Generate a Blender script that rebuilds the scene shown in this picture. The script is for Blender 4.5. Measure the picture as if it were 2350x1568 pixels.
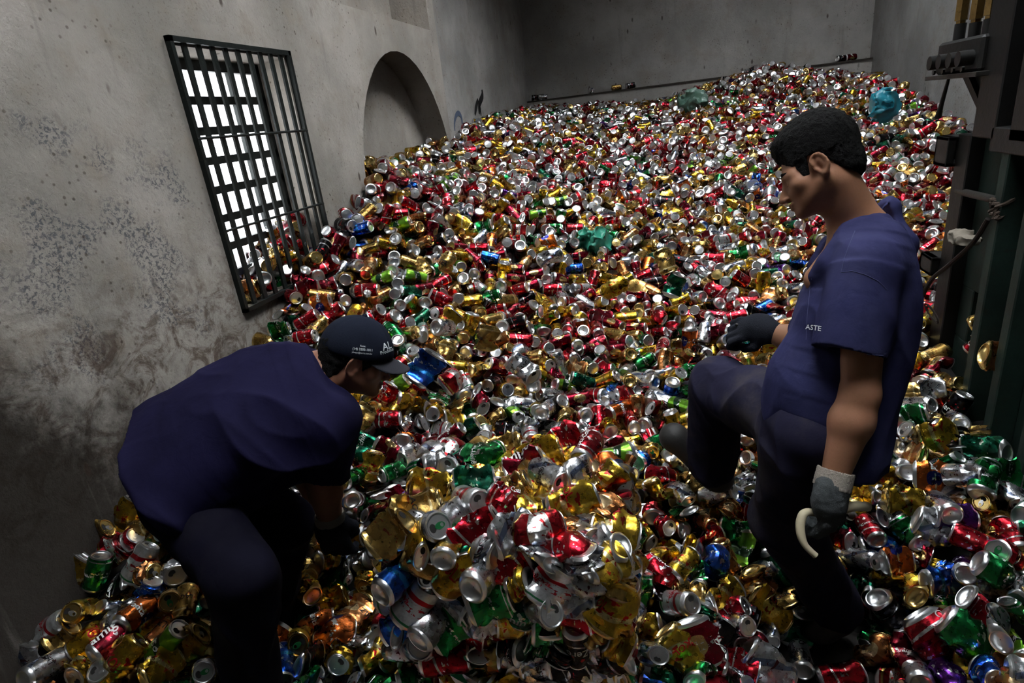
EXPOSURE, SKY = 0.12, 24.0
ROOF = [((-0.62, -2.9), (4.2, 0.35)), ((-0.62, 0.35), (0.95, 4.5)), ((2.55, 0.35), (4.2, 4.5)), ((0.95, 1.65), (2.55, 3.1)), ((-0.62, 4.5), (2.3, 8.4)), ((2.3, 4.5), (4.2, 5.7)), ((2.3, 6.7), (4.2, 8.4)), ((3.5, 5.7), (4.2, 6.7))]  # unseen roof slabs, with gaps and a strip added to steer daylight
import bpy, bmesh, math, random
import numpy as np
from mathutils import Vector, Matrix

# ------------------------------------------------------------------ camera
for _o in list(bpy.data.objects):
    bpy.data.objects.remove(_o)
SC = bpy.context.scene
COL = SC.collection
F = 1350.0                                   # focal length in pixels of the 2350 px wide frame
PIT, ROL, YAW = math.radians(20.4), math.radians(6.8), math.radians(16.7)
CAM = np.array([1.8, 0.0, 1.7])
_hd = np.array([-math.sin(YAW), math.cos(YAW), 0.0])
_rt = np.array([math.cos(YAW), math.sin(YAW), 0.0])
_up = np.array([0.0, 0.0, 1.0])
FW = _hd * math.cos(PIT) - _up * math.sin(PIT)
_u0 = _up * math.cos(PIT) + _hd * math.sin(PIT)
IR = _rt * math.cos(ROL) - _u0 * math.sin(ROL)      # towards the right of the frame
ID = -_rt * math.sin(ROL) - _u0 * math.cos(ROL)     # towards the bottom of the frame

def ray(px, py):
    return FW + IR * ((px - 1175) / F) + ID * ((py - 784) / F)
def at(px, py, d):
    return CAM + ray(px, py) * d
def atx(px, py, x):
    r = ray(px, py); return CAM + r * ((x - CAM[0]) / r[0])
def aty(px, py, y):
    r = ray(px, py); return CAM + r * ((y - CAM[1]) / r[1])
def atz(px, py, z):
    r = ray(px, py); return CAM + r * ((z - CAM[2]) / r[2])
def proj(p):
    q = np.asarray(p, float) - CAM
    d = q @ FW
    return 1175 + F * (q @ IR) / d, 784 + F * (q @ ID) / d, d

cd = bpy.data.cameras.new('camera')
cam = bpy.data.objects.new('camera', cd)
COL.objects.link(cam)
cd.sensor_width = 36.0
cd.lens = F / 2350.0 * 36.0
cd.clip_start = 0.05
M = Matrix.Identity(4)
for i in range(3):
    M[i][0], M[i][1], M[i][2], M[i][3] = IR[i], -ID[i], -FW[i], CAM[i]
cam.matrix_world = M
SC.camera = cam

# ------------------------------------------------------------------ daylight and exposure
SC.view_settings.view_transform = 'Standard'
SC.view_settings.look = 'None'
SC.view_settings.exposure = EXPOSURE
SC.view_settings.gamma = 1.0
SC.view_settings.use_curve_mapping = False
SC.cycles.max_bounces = 7
SC.cycles.diffuse_bounces = 3
SC.cycles.glossy_bounces = 4
SC.cycles.caustics_reflective = False
SC.cycles.caustics_refractive = False
W = bpy.data.worlds.new('overcast_sky')
SC.world = W
W.use_nodes = True
_n = W.node_tree.nodes
_n.clear()
_bg = _n.new('ShaderNodeBackground')
_bg.inputs['Color'].default_value = (0.93, 0.97, 1.0, 1.0)
_bg.inputs['Strength'].default_value = SKY
_ow = _n.new('ShaderNodeOutputWorld')
W.node_tree.links.new(_bg.outputs[0], _ow.inputs[0])

# ------------------------------------------------------------------ node helper
class NT:
    """Short notation for building one material."""
    def __init__(self, name, rough=0.7, metal=0.0, spec=0.5):
        self.m = bpy.data.materials.new(name)
        self.m.use_nodes = True
        self.t = self.m.node_tree
        self.b = self.t.nodes['Principled BSDF']
        self.b.inputs['Roughness'].default_value = rough
        self.b.inputs['Metallic'].default_value = metal
        self.b.inputs['Specular IOR Level'].default_value = spec
        self._co = {}
    def n(self, kind, **kw):
        x = self.t.nodes.new('ShaderNode' + kind)
        for k, v in kw.items():
            setattr(x, k, v)
        return x
    def l(self, a, b):
        self.t.links.new(a, b)
    def put(self, sock, v):
        if isinstance(v, (int, float)):
            sock.default_value = v
        elif isinstance(v, tuple):
            sock.default_value = v if len(v) != 3 or sock.type != 'RGBA' else v + (1.0,)
        else:
            self.l(v, sock)
    def co(self, which='Object'):
        if which not in self._co:
            self._co[which] = self.n('TexCoord').outputs[which]
        return self._co[which]
    def math(self, op, a, b=0.0, c=None, clamp=False):
        x = self.n('Math', operation=op, use_clamp=clamp)
        self.put(x.inputs[0], a)
        self.put(x.inputs[1], b)
        if c is not None:
            self.put(x.inputs[2], c)
        return x.outputs[0]
    def noise(self, scale, detail=4.0, rough=0.55, vec=None, dist=0.0, dim=None):
        x = self.n('TexNoise')
        x.inputs['Scale'].default_value = scale
        x.inputs['Detail'].default_value = detail
        x.inputs['Roughness'].default_value = rough
        x.inputs['Distortion'].default_value = dist
        self.l(vec if vec is not None else self.co(), x.inputs['Vector'])
        return x.outputs['Fac']
    def vor(self, scale, vec=None, feature='F1', out='Distance', rnd=1.0):
        x = self.n('TexVoronoi', feature=feature)
        x.inputs['Scale'].default_value = scale
        x.inputs['Randomness'].default_value = rnd
        self.l(vec if vec is not None else self.co(), x.inputs['Vector'])
        return x.outputs[out]
    def ramp(self, v, a, b, smooth=True):
        x = self.n('MapRange', interpolation_type='SMOOTHSTEP' if smooth else 'LINEAR')
        x.clamp = True
        self.put(x.inputs['Value'], v)
        x.inputs['From Min'].default_value = a
        x.inputs['From Max'].default_value = b
        return x.outputs['Result']
    def mix(self, f, a, b, mode='MIX'):
        x = self.n('Mix', data_type='RGBA', blend_type=mode)
        self.put(x.inputs[0], f)
        self.put(x.inputs[6], a)
        self.put(x.inputs[7], b)
        return x.outputs[2]
    def scaled(self, sx, sy, sz, which='Object', rot=(0, 0, 0)):
        x = self.n('Mapping')
        x.inputs['Scale'].default_value = (sx, sy, sz)
        x.inputs['Rotation'].default_value = rot
        self.l(self.co(which), x.inputs['Vector'])
        return x.outputs[0]
    def color(self, v):
        self.put(self.b.inputs['Base Color'], v)
    def bump(self, h, strength=0.3, dist=0.01):
        x = self.n('Bump')
        x.inputs['Strength'].default_value = strength
        x.inputs['Distance'].default_value = dist
        self.l(h, x.inputs['Height'])
        self.l(x.outputs[0], self.b.inputs['Normal'])

# ------------------------------------------------------------------ mesh helpers
def mesh_obj(name, verts, faces, mats, parent=None, smooth=False, midx=None, sharp=None):
    me = bpy.data.meshes.new(name)
    me.from_pydata([tuple(map(float, v)) for v in verts], [], [tuple(map(int, f)) for f in faces])
    for m in (mats if isinstance(mats, (list, tuple)) else [mats]):
        me.materials.append(m)
    if midx is not None:
        me.polygons.foreach_set('material_index', np.asarray(midx, dtype=np.int32))
    if smooth:
        me.polygons.foreach_set('use_smooth', np.ones(len(me.polygons), dtype=bool))
        if sharp:
            me.set_sharp_from_angle(angle=math.radians(sharp))
    me.update()
    o = bpy.data.objects.new(name, me)
    COL.objects.link(o)
    if parent:
        o.parent = parent
        o.matrix_parent_inverse = Matrix.Identity(4)
    return o

def tag(o, label=None, cat=None, group=None, kind=None):
    if label: o['label'] = label
    if cat: o['category'] = cat
    if group: o['group'] = group
    if kind: o['kind'] = kind
    return o

def empty(name, loc):
    o = bpy.data.objects.new(name, None)
    o.location = tuple(map(float, loc))
    o.empty_display_size = 0.05
    COL.objects.link(o)
    return o

def adopt(child, root):
    """child geometry is in world coordinates, root sits at its own base."""
    child.parent = root
    child.matrix_parent_inverse = Matrix.Identity(4)
    me = child.data
    loc = root.matrix_basis.translation.copy()
    p = root.parent
    while p:
        loc += p.matrix_basis.translation
        p = p.parent
    me.transform(Matrix.Translation(-loc))
    return child

class MB:
    """Collects boxes, bars and tubes into one mesh."""
    def __init__(self):
        self.v, self.f = [], []
    def add(self, v, f):
        o = len(self.v)
        self.v += [tuple(x) for x in v]
        self.f += [tuple(i + o for i in q) for q in f]
    def box(self, lo, hi):
        x0, y0, z0 = lo; x1, y1, z1 = hi
        self.add([(x0, y0, z0), (x1, y0, z0), (x1, y1, z0), (x0, y1, z0), (x0, y0, z1), (x1, y0, z1), (x1, y1, z1), (x0, y1, z1)],
                 [(0, 3, 2, 1), (4, 5, 6, 7), (0, 1, 5, 4), (1, 2, 6, 5), (2, 3, 7, 6), (3, 0, 4, 7)])
        return self
    def prism(self, poly, d):
        """poly: closed list of 3-D points, extruded along d."""
        n = len(poly); p = [np.asarray(q, float) for q in poly]; d = np.asarray(d, float)
        nrm = sum((np.cross(p[i], p[(i + 1) % n]) for i in range(n)), np.zeros(3))
        if nrm @ d > 0:
            p = p[::-1]
        self.add(p + [q + d for q in p],
                 [tuple(range(n)), tuple(range(2 * n - 1, n - 1, -1))] + [(i, i + n, (i + 1) % n + n, (i + 1) % n) for i in range(n)])
        return self
    def tube(self, pts, r, n=10, closed=False):
        pts = [np.asarray(p, float) for p in pts]
        m = len(pts)
        rr = r if isinstance(r, (list, tuple)) else [r] * m
        prev = None; vs = []
        for i, p in enumerate(pts):
            a = pts[(i - 1) % m] if (closed or i > 0) else p
            b = pts[(i + 1) % m] if (closed or i < m - 1) else p
            t = (b - a) / (np.linalg.norm(b - a) + 1e-12)
            if prev is None:
                h = np.array([0, 0, 1.0]) if abs(t[2]) < 0.9 else np.array([1.0, 0, 0])
            else:
                h = prev
            u = h - t * (h @ t); u /= np.linalg.norm(u) + 1e-12
            prev = u; w = np.cross(t, u)
            for k in range(n):
                q = 2 * math.pi * k / n
                vs.append(p + rr[i] * (math.cos(q) * u + math.sin(q) * w))
        fs = []
        for i in range(m if closed else m - 1):
            j = (i + 1) % m
            for k in range(n):
                k2 = (k + 1) % n
                fs.append((i * n + k, i * n + k2, j * n + k2, j * n + k))
        if not closed:
            fs.append(tuple(range(n - 1, -1, -1)))
            fs.append(tuple((m - 1) * n + k for k in range(n)))
        self.add(vs, fs)
        return self
    def build(self, name, mat, parent=None, smooth=False, sharp=40, bevel=0.0):
        o = mesh_obj(name, self.v, self.f, mat, None, smooth, None, sharp)
        if bevel:
            bm = bmesh.new(); bm.from_mesh(o.data)
            es = [e for e in bm.edges if len(e.link_faces) == 2 and e.calc_face_angle(0) > 0.6]
            bmesh.ops.bevel(bm, geom=es, offset=bevel, segments=1, affect='EDGES', clamp_overlap=True)
            bm.to_mesh(o.data); bm.free()
        if parent:
            adopt(o, parent)
        return o

# ------------------------------------------------------------------ noise in numpy
def _hash(i, j, k, seed):
    h = (i.astype(np.int64) * 374761393 + j.astype(np.int64) * 668265263 + k.astype(np.int64) * 2147483647 + seed * 974634217) & 0xFFFFFFFF
    h = ((h ^ (h >> 13)) * 1274126177) & 0xFFFFFFFF
    h = (h ^ (h >> 16)) & 0xFFFF
    return h.astype(np.float32) / 65535.0
def vnoise(p, seed=0):
    """value noise, p (N,3) -> (N,) in 0..1"""
    p = np.asarray(p, dtype=np.float64)
    b = np.floor(p).astype(np.int64); f = p - b
    f = f * f * (3 - 2 * f)
    r = 0
    for dx in (0, 1):
        wx = f[:, 0] if dx else 1 - f[:, 0]
        for dy in (0, 1):
            wy = f[:, 1] if dy else 1 - f[:, 1]
            for dz in (0, 1):
                wz = f[:, 2] if dz else 1 - f[:, 2]
                r = r + wx * wy * wz * _hash(b[:, 0] + dx, b[:, 1] + dy, b[:, 2] + dz, seed)
    return r
def unit(v):
    v = np.asarray(v, float); return v / np.linalg.norm(v)
# ------------------------------------------------------------------ plaster walls
def plaster(name, base, grime_shade_h, patches=True, seed=0.0):
    t = NT(name, rough=0.9, spec=0.2)
    sx = t.n('SeparateXYZ'); t.l(t.co(), sx.inputs[0])
    x, y, z = sx.outputs
    off = t.n('VectorMath', operation='ADD'); t.l(t.co(), off.inputs[0]); off.inputs[1].default_value = (seed, seed * 1.7, seed * 0.6)
    v = off.outputs[0]
    big = t.noise(1.3, 5, 0.6, v)
    mid = t.noise(6.0, 6, 0.65, v)
    fine = t.noise(38.0, 5, 0.7, v)
    c = t.mix(t.ramp(big, 0.3, 0.75), tuple(b * 0.58 for b in base), base)
    c = t.mix(t.math('MULTIPLY', t.ramp(mid, 0.45, 0.75), 0.55), c, tuple(b * q for b, q in zip(base, (0.62, 0.55, 0.47))))
    if patches:
        # chalky grey layer flaked off in scratched patches at chest height
        reg = t.math('MULTIPLY', t.ramp(t.math('ABSOLUTE', t.math('SUBTRACT', z, 1.45)), 0.75, 0.25), t.ramp(y, 2.35, 1.7))
        pm = t.math('ADD', t.noise(5.0, 3, 0.5, v), t.math('MULTIPLY', t.math('SUBTRACT', reg, 1.0), 0.32))
        flk = t.math('MULTIPLY', t.ramp(pm, 0.42, 0.58), t.ramp(t.noise(70.0, 6, 0.78, v, 0.5), 0.50, 0.55))
        c = t.mix(t.math('MULTIPLY', flk, 0.85), c, (0.10, 0.105, 0.125))
        # brown splashes under the window
        spl = t.math('MULTIPLY', t.ramp(t.math('ABSOLUTE', t.math('SUBTRACT', z, 0.98)), 0.5, 0.1), t.ramp(t.noise(9.0, 6, 0.75, v, 1.0), 0.44, 0.62))
        c = t.mix(t.math('MULTIPLY', spl, 0.8), c, (0.10, 0.062, 0.042))
    # damp and dirt climbing the wall, with vignette darkening painted in at the near end
    gh = t.math('ADD', t.math('MULTIPLY', t.math('SUBTRACT', t.noise(2.6, 6, 0.7, v), 0.5), 1.3), z)
    gh = t.math('SUBTRACT', gh, t.math('MULTIPLY', t.ramp(y, 1.75, 0.7, False), 0.52))
    gr = t.ramp(gh, grime_shade_h + 0.28, grime_shade_h - 0.22)
    c = t.mix(t.math('MULTIPLY', gr, 0.94), c, (0.022, 0.017, 0.013))
    # specks, drips and chipped spots
    st = t.scaled(1.0, 1.0, 0.42)
    sp = t.math('MULTIPLY', t.ramp(t.vor(9.0, st), 0.13, 0.06), t.ramp(t.noise(2.0, 2, 0.5, v), 0.45, 0.6))
    sp2 = t.math('MULTIPLY', t.ramp(t.vor(30.0, v), 0.21, 0.09), t.ramp(t.noise(3.0, 3, 0.6, v), 0.42, 0.62))
    c = t.mix(t.math('MAXIMUM', t.math('MULTIPLY', sp, 0.8), t.math('MULTIPLY', sp2, 0.65)), c, (0.05, 0.032, 0.024))
    grit = t.math('MULTIPLY', t.ramp(t.noise(95.0, 5, 0.75, v), 0.56, 0.66), t.ramp(t.noise(3.4, 4, 0.6, v), 0.38, 0.66))
    c = t.mix(t.math('MULTIPLY', grit, 0.55), c, (0.075, 0.058, 0.048))
    drip = t.math('MULTIPLY', t.ramp(t.noise(14.0, 4, 0.6, t.scaled(1.0, 1.0, 0.08)), 0.60, 0.75), 0.4)
    c = t.mix(drip, c, tuple(b * 0.45 for b in base))
    t.color(c)
    h = t.math('ADD', t.math('MULTIPLY', mid, 1.0), t.math('MULTIPLY', fine, 0.45))
    t.bump(h, 0.55, 0.02)
    return t.m

M_WALL = plaster('old_white_plaster', (0.52, 0.475, 0.425), 0.74)
M_WALLB = plaster('grey_rear_plaster', (0.52, 0.50, 0.475), -0.6, False, 3.1)
M_WALLC = plaster('pale_lower_rear_plaster', (0.62, 0.59, 0.555), -0.6, False, 5.7)
M_WALLR = plaster('grey_side_plaster', (0.36, 0.35, 0.34), -0.6, False, 7.3)
_t = NT('damp_concrete', rough=0.85)
_t.color(_t.mix(_t.noise(5.0, 5), (0.012, 0.010, 0.008), (0.035, 0.03, 0.025)))
_t.bump(_t.noise(40.0, 5), 0.4, 0.01)
M_FLOOR = _t.m
_t = NT('dark_ceiling_boards', rough=0.9)
_t.color(_t.mix(_t.noise(3.0, 4), (0.05, 0.048, 0.045), (0.10, 0.095, 0.09)))
M_CEIL = _t.m

def struct(o):
    o['kind'] = 'structure'
    return o

XR, YB, YF, ZC = 3.94, 8.0, -2.6, 4.3      # right wall, rear wall, wall behind the camera, roof
def cutter(v_f):
    o = mesh_obj('cutter', v_f.v, v_f.f, M_WALL)
    return o
def carve(o, cutters):
    for c in cutters:
        md = o.modifiers.new('cut', 'BOOLEAN')
        md.operation = 'DIFFERENCE'; md.object = c; md.solver = 'EXACT'
    dg = bpy.context.evaluated_depsgraph_get()
    me = bpy.data.meshes.new_from_object(o.evaluated_get(dg))
    o.modifiers.clear()
    old = o.data; o.data = me
    bpy.data.meshes.remove(old)
    for c in cutters:
        bpy.data.objects.remove(c)

WY0, WY1, WZ0, WZ1 = 2.035, 2.80, 1.06, 2.135     # grille opening
wl = MB().box((-0.40, YF, -0.1), (0.0, 4.94, ZC)).build('wall_left', M_WALL)
# splayed window opening
cw = MB().add([(0.1, WY0 + 0.02, WZ0 + 0.01), (0.1, WY1 - 0.03, WZ0 + 0.01), (0.1, WY1 - 0.03, WZ1 - 0.02), (0.1, WY0 + 0.02, WZ1 - 0.02),
               (-0.8, WY0 - 0.02, WZ0 + 0.01), (-0.8, WY1 - 0.03, WZ0 + 0.01), (-0.8, WY1 - 0.03, WZ1 - 0.10), (-0.8, WY0 - 0.02, WZ1 - 0.10)],
              [(0, 1, 2, 3), (7, 6, 5, 4), (0, 4, 5, 1), (1, 5, 6, 2), (2, 6, 7, 3), (3, 7, 4, 0)])
cwb = MB(); cwb.add([(0.1, WY0 + 0.02, WZ0 + 0.01), (0.1, WY1 - 0.03, WZ0 + 0.01), (0.1, WY1 - 0.03, WZ1 - 0.02), (0.1, WY0 + 0.02, WZ1 - 0.02),
               (-0.8, WY0 - 0.02, WZ0 + 0.01), (-0.8, WY1 - 0.03, WZ0 + 0.01), (-0.8, WY1 - 0.03, WZ1 - 0.10), (-0.8, WY0 - 0.02, WZ1 - 0.10)],
              [(0, 1, 2, 3), (7, 6, 5, 4), (0, 4, 5, 1), (1, 5, 6, 2), (2, 6, 7, 3), (3, 7, 4, 0)])
# arched niche
arc = []
NY0, NY1, NZS = 3.33, 4.90, 1.30
ncx, nrw = (NY0 + NY1) / 2, (NY1 - NY0) / 2
for k in range(25):
    a = math.pi * k / 24
    arc.append((0.1, ncx - nrw * math.cos(a), NZS + 0.93 * math.sin(a)))
prof = [(0.1, NY0, 0.2)] + arc + [(0.1, NY1, 0.2)]
cn = MB().prism(prof, (-0.30, 0, 0))
# deep recess above the ledge
cr = MB().box((-0.30, 1.9, 2.425), (0.1, 4.80, ZC + 0.5))
carve(wl, [cutter(cwb), cutter(cn), cutter(cr)])
struct(wl)
struct(MB().box((-0.62, 4.94, -0.1), (-0.012, YB + 0.3, ZC)).build('wall_left_rear', M_WALLB))
struct(MB().box((-0.62, YB, -0.1), (XR + 0.4, YB + 0.3, 1.915)).build('wall_back_lower', M_WALLC))
struct(MB().box((-0.62, YB + 0.10, 1.915), (XR + 0.4, YB + 0.4, ZC)).build('wall_back', M_WALLB))
_t = NT('ledge_dirt', rough=0.95)
_t.color(_t.mix(_t.noise(9.0, 4), (0.02, 0.016, 0.012), (0.06, 0.05, 0.04)))
struct(MB().box((-0.012, YB - 0.012, 1.897), (XR, YB + 0.10, 1.915)).build('trim_1', _t.m))
struct(MB().box((XR, YF, -0.1), (XR + 0.3, YB + 0.4, ZC)).build('wall_right', M_WALLR))
struct(MB().box((-0.62, YF - 0.3, -0.1), (XR + 0.3, YF, ZC)).build('wall_front', M_WALLR))
struct(MB().box((-0.62, YF - 0.3, -0.2), (XR + 0.3, YB + 0.4, 0.0)).build('floor', M_FLOOR))
# unseen roof, its openings, closed strip and depth shaped to light the heap
for lo, hi in ROOF:
    struct(MB().box((lo[0], lo[1], ZC), (hi[0], hi[1], ZC + 0.75)).build('light_shaping_ceiling', M_CEIL))

# ------------------------------------------------------------------ barred window
_t = NT('black_green_painted_iron', rough=0.55, metal=0.2, spec=0.4)
_t.color(_t.mix(_t.ramp(_t.noise(45.0, 4, 0.7), 0.60, 0.74), (0.006, 0.010, 0.009), (0.045, 0.055, 0.045)))
_t.bump(_t.noise(60.0, 3), 0.35, 0.004)
M_IRON = _t.m
gr = empty('window_grille', (0.012, (WY0 + WY1) / 2, WZ0))
tag(gr, 'black iron bar grille fixed over the tall window in the left wall', 'window grille')
fr = MB()
fr.box((-0.005, WY0, WZ0), (0.024, WY0 + 0.018, WZ1)).box((-0.005, WY1 - 0.018, WZ0), (0.024, WY1, WZ1))
fr.box((-0.005, WY0, WZ1 - 0.02), (0.024, WY1, WZ1)).box((-0.005, WY0, WZ0), (0.024, WY1, WZ0 + 0.018))
fr.build('grille_frame', M_IRON, gr)
NB = 10
for k in range(1, NB):
    y = WY0 + (WY1 - WY0) * k / NB + 0.004
    MB().box((0.004, y - 0.012, WZ0 + 0.01), (0.014, y + 0.012, WZ1 - 0.01)).build('bar', M_IRON, gr)
for z in (1.409, 1.772):
    MB().tube([(0.020, WY0, z), (0.020, WY1, z)], 0.0055, 8).build('cross_rod', M_IRON, gr, True)

# sash of thick rails set deep in the opening, open to the sky behind it
wf = empty('window_1', (-0.165, (WY0 + WY1) / 2, WZ0)); struct(wf)
XS = -0.150
sash = MB()
ys0, ys1 = WY0 - 0.0, WY1 - 0.035
sash.box((XS - 0.03, ys0, WZ0 + 0.01), (XS, ys0 + 0.05, WZ1 - 0.03)).box((XS - 0.03, ys1 - 0.03, WZ0 + 0.01), (XS, ys1, WZ1 - 0.03))
sash.box((XS - 0.03, ys0, WZ1 - 0.085), (XS, ys1, WZ1 - 0.03))
for k in range(1, 8):
    z = WZ0 + 0.005 + (WZ1 - 0.085 - WZ0) * k / 8.0
    sash.box((XS - 0.03, ys0, z - 0.017), (XS, ys1, z + 0.017))
y = ys0 + (ys1 - ys0) * 0.72
sash.box((XS - 0.03, y - 0.012, WZ0), (XS - 0.002, y + 0.012, WZ1 - 0.08))
so = sash.build('window_sash', M_IRON, wf)
_t = NT('milky_corrugated_sheet', rough=0.4)
_t.b.inputs['Base Color'].default_value = (0.97, 0.98, 1.0, 1)
_t.b.inputs['Transmission Weight'].default_value = 0.0
_tr = _t.n('BsdfTranslucent'); _tr.inputs['Color'].default_value = (0.22, 0.22, 0.225, 1)
_tp = _t.n('BsdfTransparent'); _tp.inputs['Color'].default_value = (1, 1, 1, 1)
_wv = _t.n('TexWave'); _wv.bands_direction = 'Y'; _wv.inputs['Scale'].default_value = 9.0
_t.l(_t.co(), _wv.inputs['Vector'])
_mx = _t.n('MixShader'); _t.l(_t.math('MULTIPLY_ADD', _wv.outputs['Fac'], 0.08, 0.16), _mx.inputs[0])
_t.l(_tr.outputs[0], _mx.inputs[1]); _t.l(_tp.outputs[0], _mx.inputs[2])
_t.l(_mx.outputs[0], _t.t.nodes['Material Output'].inputs['Surface'])
pts, fcs = [], []
for i in range(121):
    y = WY0 - 0.02 + 0.80 * i / 120
    x = -0.21 + 0.007 * math.cos(i * 2 * math.pi / 8)
    pts += [(x, y, WZ0 - 0.0), (x, y, WZ1 - 0.02)]
    if i:
        fcs.append((2 * i - 2, 2 * i, 2 * i + 1, 2 * i - 1))
pane = mesh_obj('window_pane', pts, fcs, _t.m, None, True)
adopt(pane, wf)
# ------------------------------------------------------------------ smooth implicit surfaces
def smin(a, b, k):
    h = np.clip(0.5 + 0.5 * (b - a) / k, 0, 1)
    return b * (1 - h) + a * h - k * h * (1 - h)
def smax(a, b, k):
    return -smin(-a, -b, k)
def rcone(p, a, b, ra, rb):
    a = np.asarray(a, float); b = np.asarray(b, float)
    d = b - a
    t = np.clip(((p - a) @ d) / (d @ d + 1e-12), 0, 1)
    q = p - a - t[:, None] * d
    return np.sqrt((q * q).sum(1)) - (ra + (rb - ra) * t)
def sph(p, c, r):
    q = p - np.asarray(c, float)
    return np.sqrt((q * q).sum(1)) - r
def ell(p, c, r, R=None):
    q = p - np.asarray(c, float)
    if R is not None:
        q = q @ R
    r = np.asarray(r, float)
    k0 = np.sqrt(((q / r) ** 2).sum(1)) + 1e-9
    k1 = np.sqrt(((q / (r * r)) ** 2).sum(1)) + 1e-9
    return k0 * (k0 - 1) / k1
def loft(p, nodes, e=2.0, capend=True):
    """nodes: list of (centre, dir1, half1, dir2, half2); an elliptical tube through them."""
    m_ = len(nodes)
    if m_ > 2:                                   # finer stations through the given ones
        fine_ = []
        for i in range(m_ - 1):
            q0, q1, q2, q3 = nodes[max(i - 1, 0)], nodes[i], nodes[i + 1], nodes[min(i + 2, m_ - 1)]
            for t in (0.0, 1 / 3.0, 2 / 3.0):
                def cr_(j):
                    a, b, c, d = (np.asarray(q[j], float) for q in (q0, q1, q2, q3))
                    return 0.5 * (2 * b + (c - a) * t + (2 * a - 5 * b + 4 * c - d) * t * t + (3 * b - a - 3 * c + d) * t ** 3)
                fine_.append(tuple(cr_(j) for j in range(5)))
        nodes = fine_ + [tuple(np.asarray(v, float) for v in nodes[-1])]
    n = len(nodes)
    C = np.array([q[0] for q in nodes], float)
    bd = np.full(len(p), 1e9); bi = np.zeros(len(p), int); bt = np.zeros(len(p))
    for i in range(n - 1):
        d = C[i + 1] - C[i]
        t = ((p - C[i]) @ d) / (d @ d)
        tc = np.clip(t, 0, 1)
        q = p - C[i] - tc[:, None] * d
        dd = (q * q).sum(1)
        m = dd < bd
        bd[m] = dd[m]; bi[m] = i; bt[m] = t[m]
    tc = np.clip(bt, 0, 1)
    def lerp(j):
        A_ = np.array([q[j] for q in nodes], float)
        w = tc[:, None] if A_.ndim == 2 else tc
        return A_[bi] * (1 - w) + A_[bi + 1] * w
    q = p - lerp(0)
    h1, h2 = lerp(2), lerp(4)
    x = np.abs((q * lerp(1)).sum(1)) / h1; y = np.abs((q * lerp(3)).sum(1)) / h2
    f = ((x ** e + y ** e) ** (1.0 / e) - 1) * np.minimum(h1, h2)
    L = np.linalg.norm(C[bi + 1] - C[bi], axis=1)
    along = np.where((bi == 0) & (bt < 0), -bt * L, np.where((bi == n - 2) & (bt > 1), (bt - 1) * L, 0))
    return np.where(along > 0, np.maximum(np.sqrt(np.maximum(f, 0) ** 2 + along ** 2), along * 0.999), f)

_CE = [(a, b) for a in range(8) for b in range(a + 1, 8) if bin(a ^ b).count('1') == 1]
def surface(fn, lo, hi, h, stride=6):
    """naive surface nets on a sparsely evaluated grid -> verts, quads"""
    lo = np.asarray(lo, float); hi = np.asarray(hi, float)
    nc = np.ceil((hi - lo) / (h * stride)).astype(int) + 1
    ax = [lo[i] + (np.arange(nc[i]) + 0.5) * h * stride for i in range(3)]
    G = np.stack(np.meshgrid(*ax, indexing='ij'), -1).reshape(-1, 3)
    fc = fn(G).reshape(nc)
    fine = np.repeat(np.repeat(np.repeat(fc, stride, 0), stride, 1), stride, 2).astype(np.float32)
    near = np.abs(fine) < h * stride * 1.9
    idx = np.argwhere(near)
    P = lo + (idx + 0.5) * h
    vals = np.empty(len(P), np.float32)
    for s in range(0, len(P), 400000):
        vals[s:s + 400000] = fn(P[s:s + 400000])
    fine[near] = vals
    n = fine.shape
    ins = fine < 0
    cnt = np.zeros((n[0] - 1, n[1] - 1, n[2] - 1), np.int8)
    for c in range(8):
        i, j, k = c & 1, (c >> 1) & 1, (c >> 2) & 1
        cnt += ins[i:n[0] - 1 + i, j:n[1] - 1 + j, k:n[2] - 1 + k]
    cells = np.argwhere((cnt > 0) & (cnt < 8))
    cv = np.stack([fine[cells[:, 0] + (c & 1), cells[:, 1] + ((c >> 1) & 1), cells[:, 2] + ((c >> 2) & 1)] for c in range(8)], 1).astype(np.float64)
    cp = np.array([[c & 1, (c >> 1) & 1, (c >> 2) & 1] for c in range(8)], float)
    acc = np.zeros((len(cells), 3)); num = np.zeros(len(cells))
    for a, b in _CE:
        m = (cv[:, a] < 0) != (cv[:, b] < 0)
        t = np.where(m, cv[:, a] / np.where(m, cv[:, a] - cv[:, b], 1), 0)
        acc += m[:, None] * (cp[a] + t[:, None] * (cp[b] - cp[a]))
        num += m
    V = lo + (cells + 0.5 + acc / num[:, None]) * h
    vid = -np.ones(cnt.shape, np.int64)
    vid[cells[:, 0], cells[:, 1], cells[:, 2]] = np.arange(len(cells))
    Q = []
    for axis in range(3):
        o1, o2 = (axis + 1) % 3, (axis + 2) % 3
        sl0 = [slice(None)] * 3; sl1 = [slice(None)] * 3
        sl0[axis] = slice(0, n[axis] - 1); sl1[axis] = slice(1, n[axis])
        a = ins[tuple(sl0)]; b = ins[tuple(sl1)]
        e = np.argwhere(a != b)
        e = e[(e[:, o1] > 0) & (e[:, o2] > 0) & (e[:, o1] < n[o1] - 1) & (e[:, o2] < n[o2] - 1)]
        flip = a[e[:, 0], e[:, 1], e[:, 2]]
        def g(d1, d2):
            q = e.copy(); q[:, o1] -= d1; q[:, o2] -= d2
            return vid[q[:, 0], q[:, 1], q[:, 2]]
        q = np.stack([g(1, 1), g(0, 1), g(0, 0), g(1, 0)], 1)
        q = np.where(flip[:, None], q, q[:, ::-1])
        Q.append(q[(q >= 0).all(1)])
    return V, np.concatenate(Q)

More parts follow.
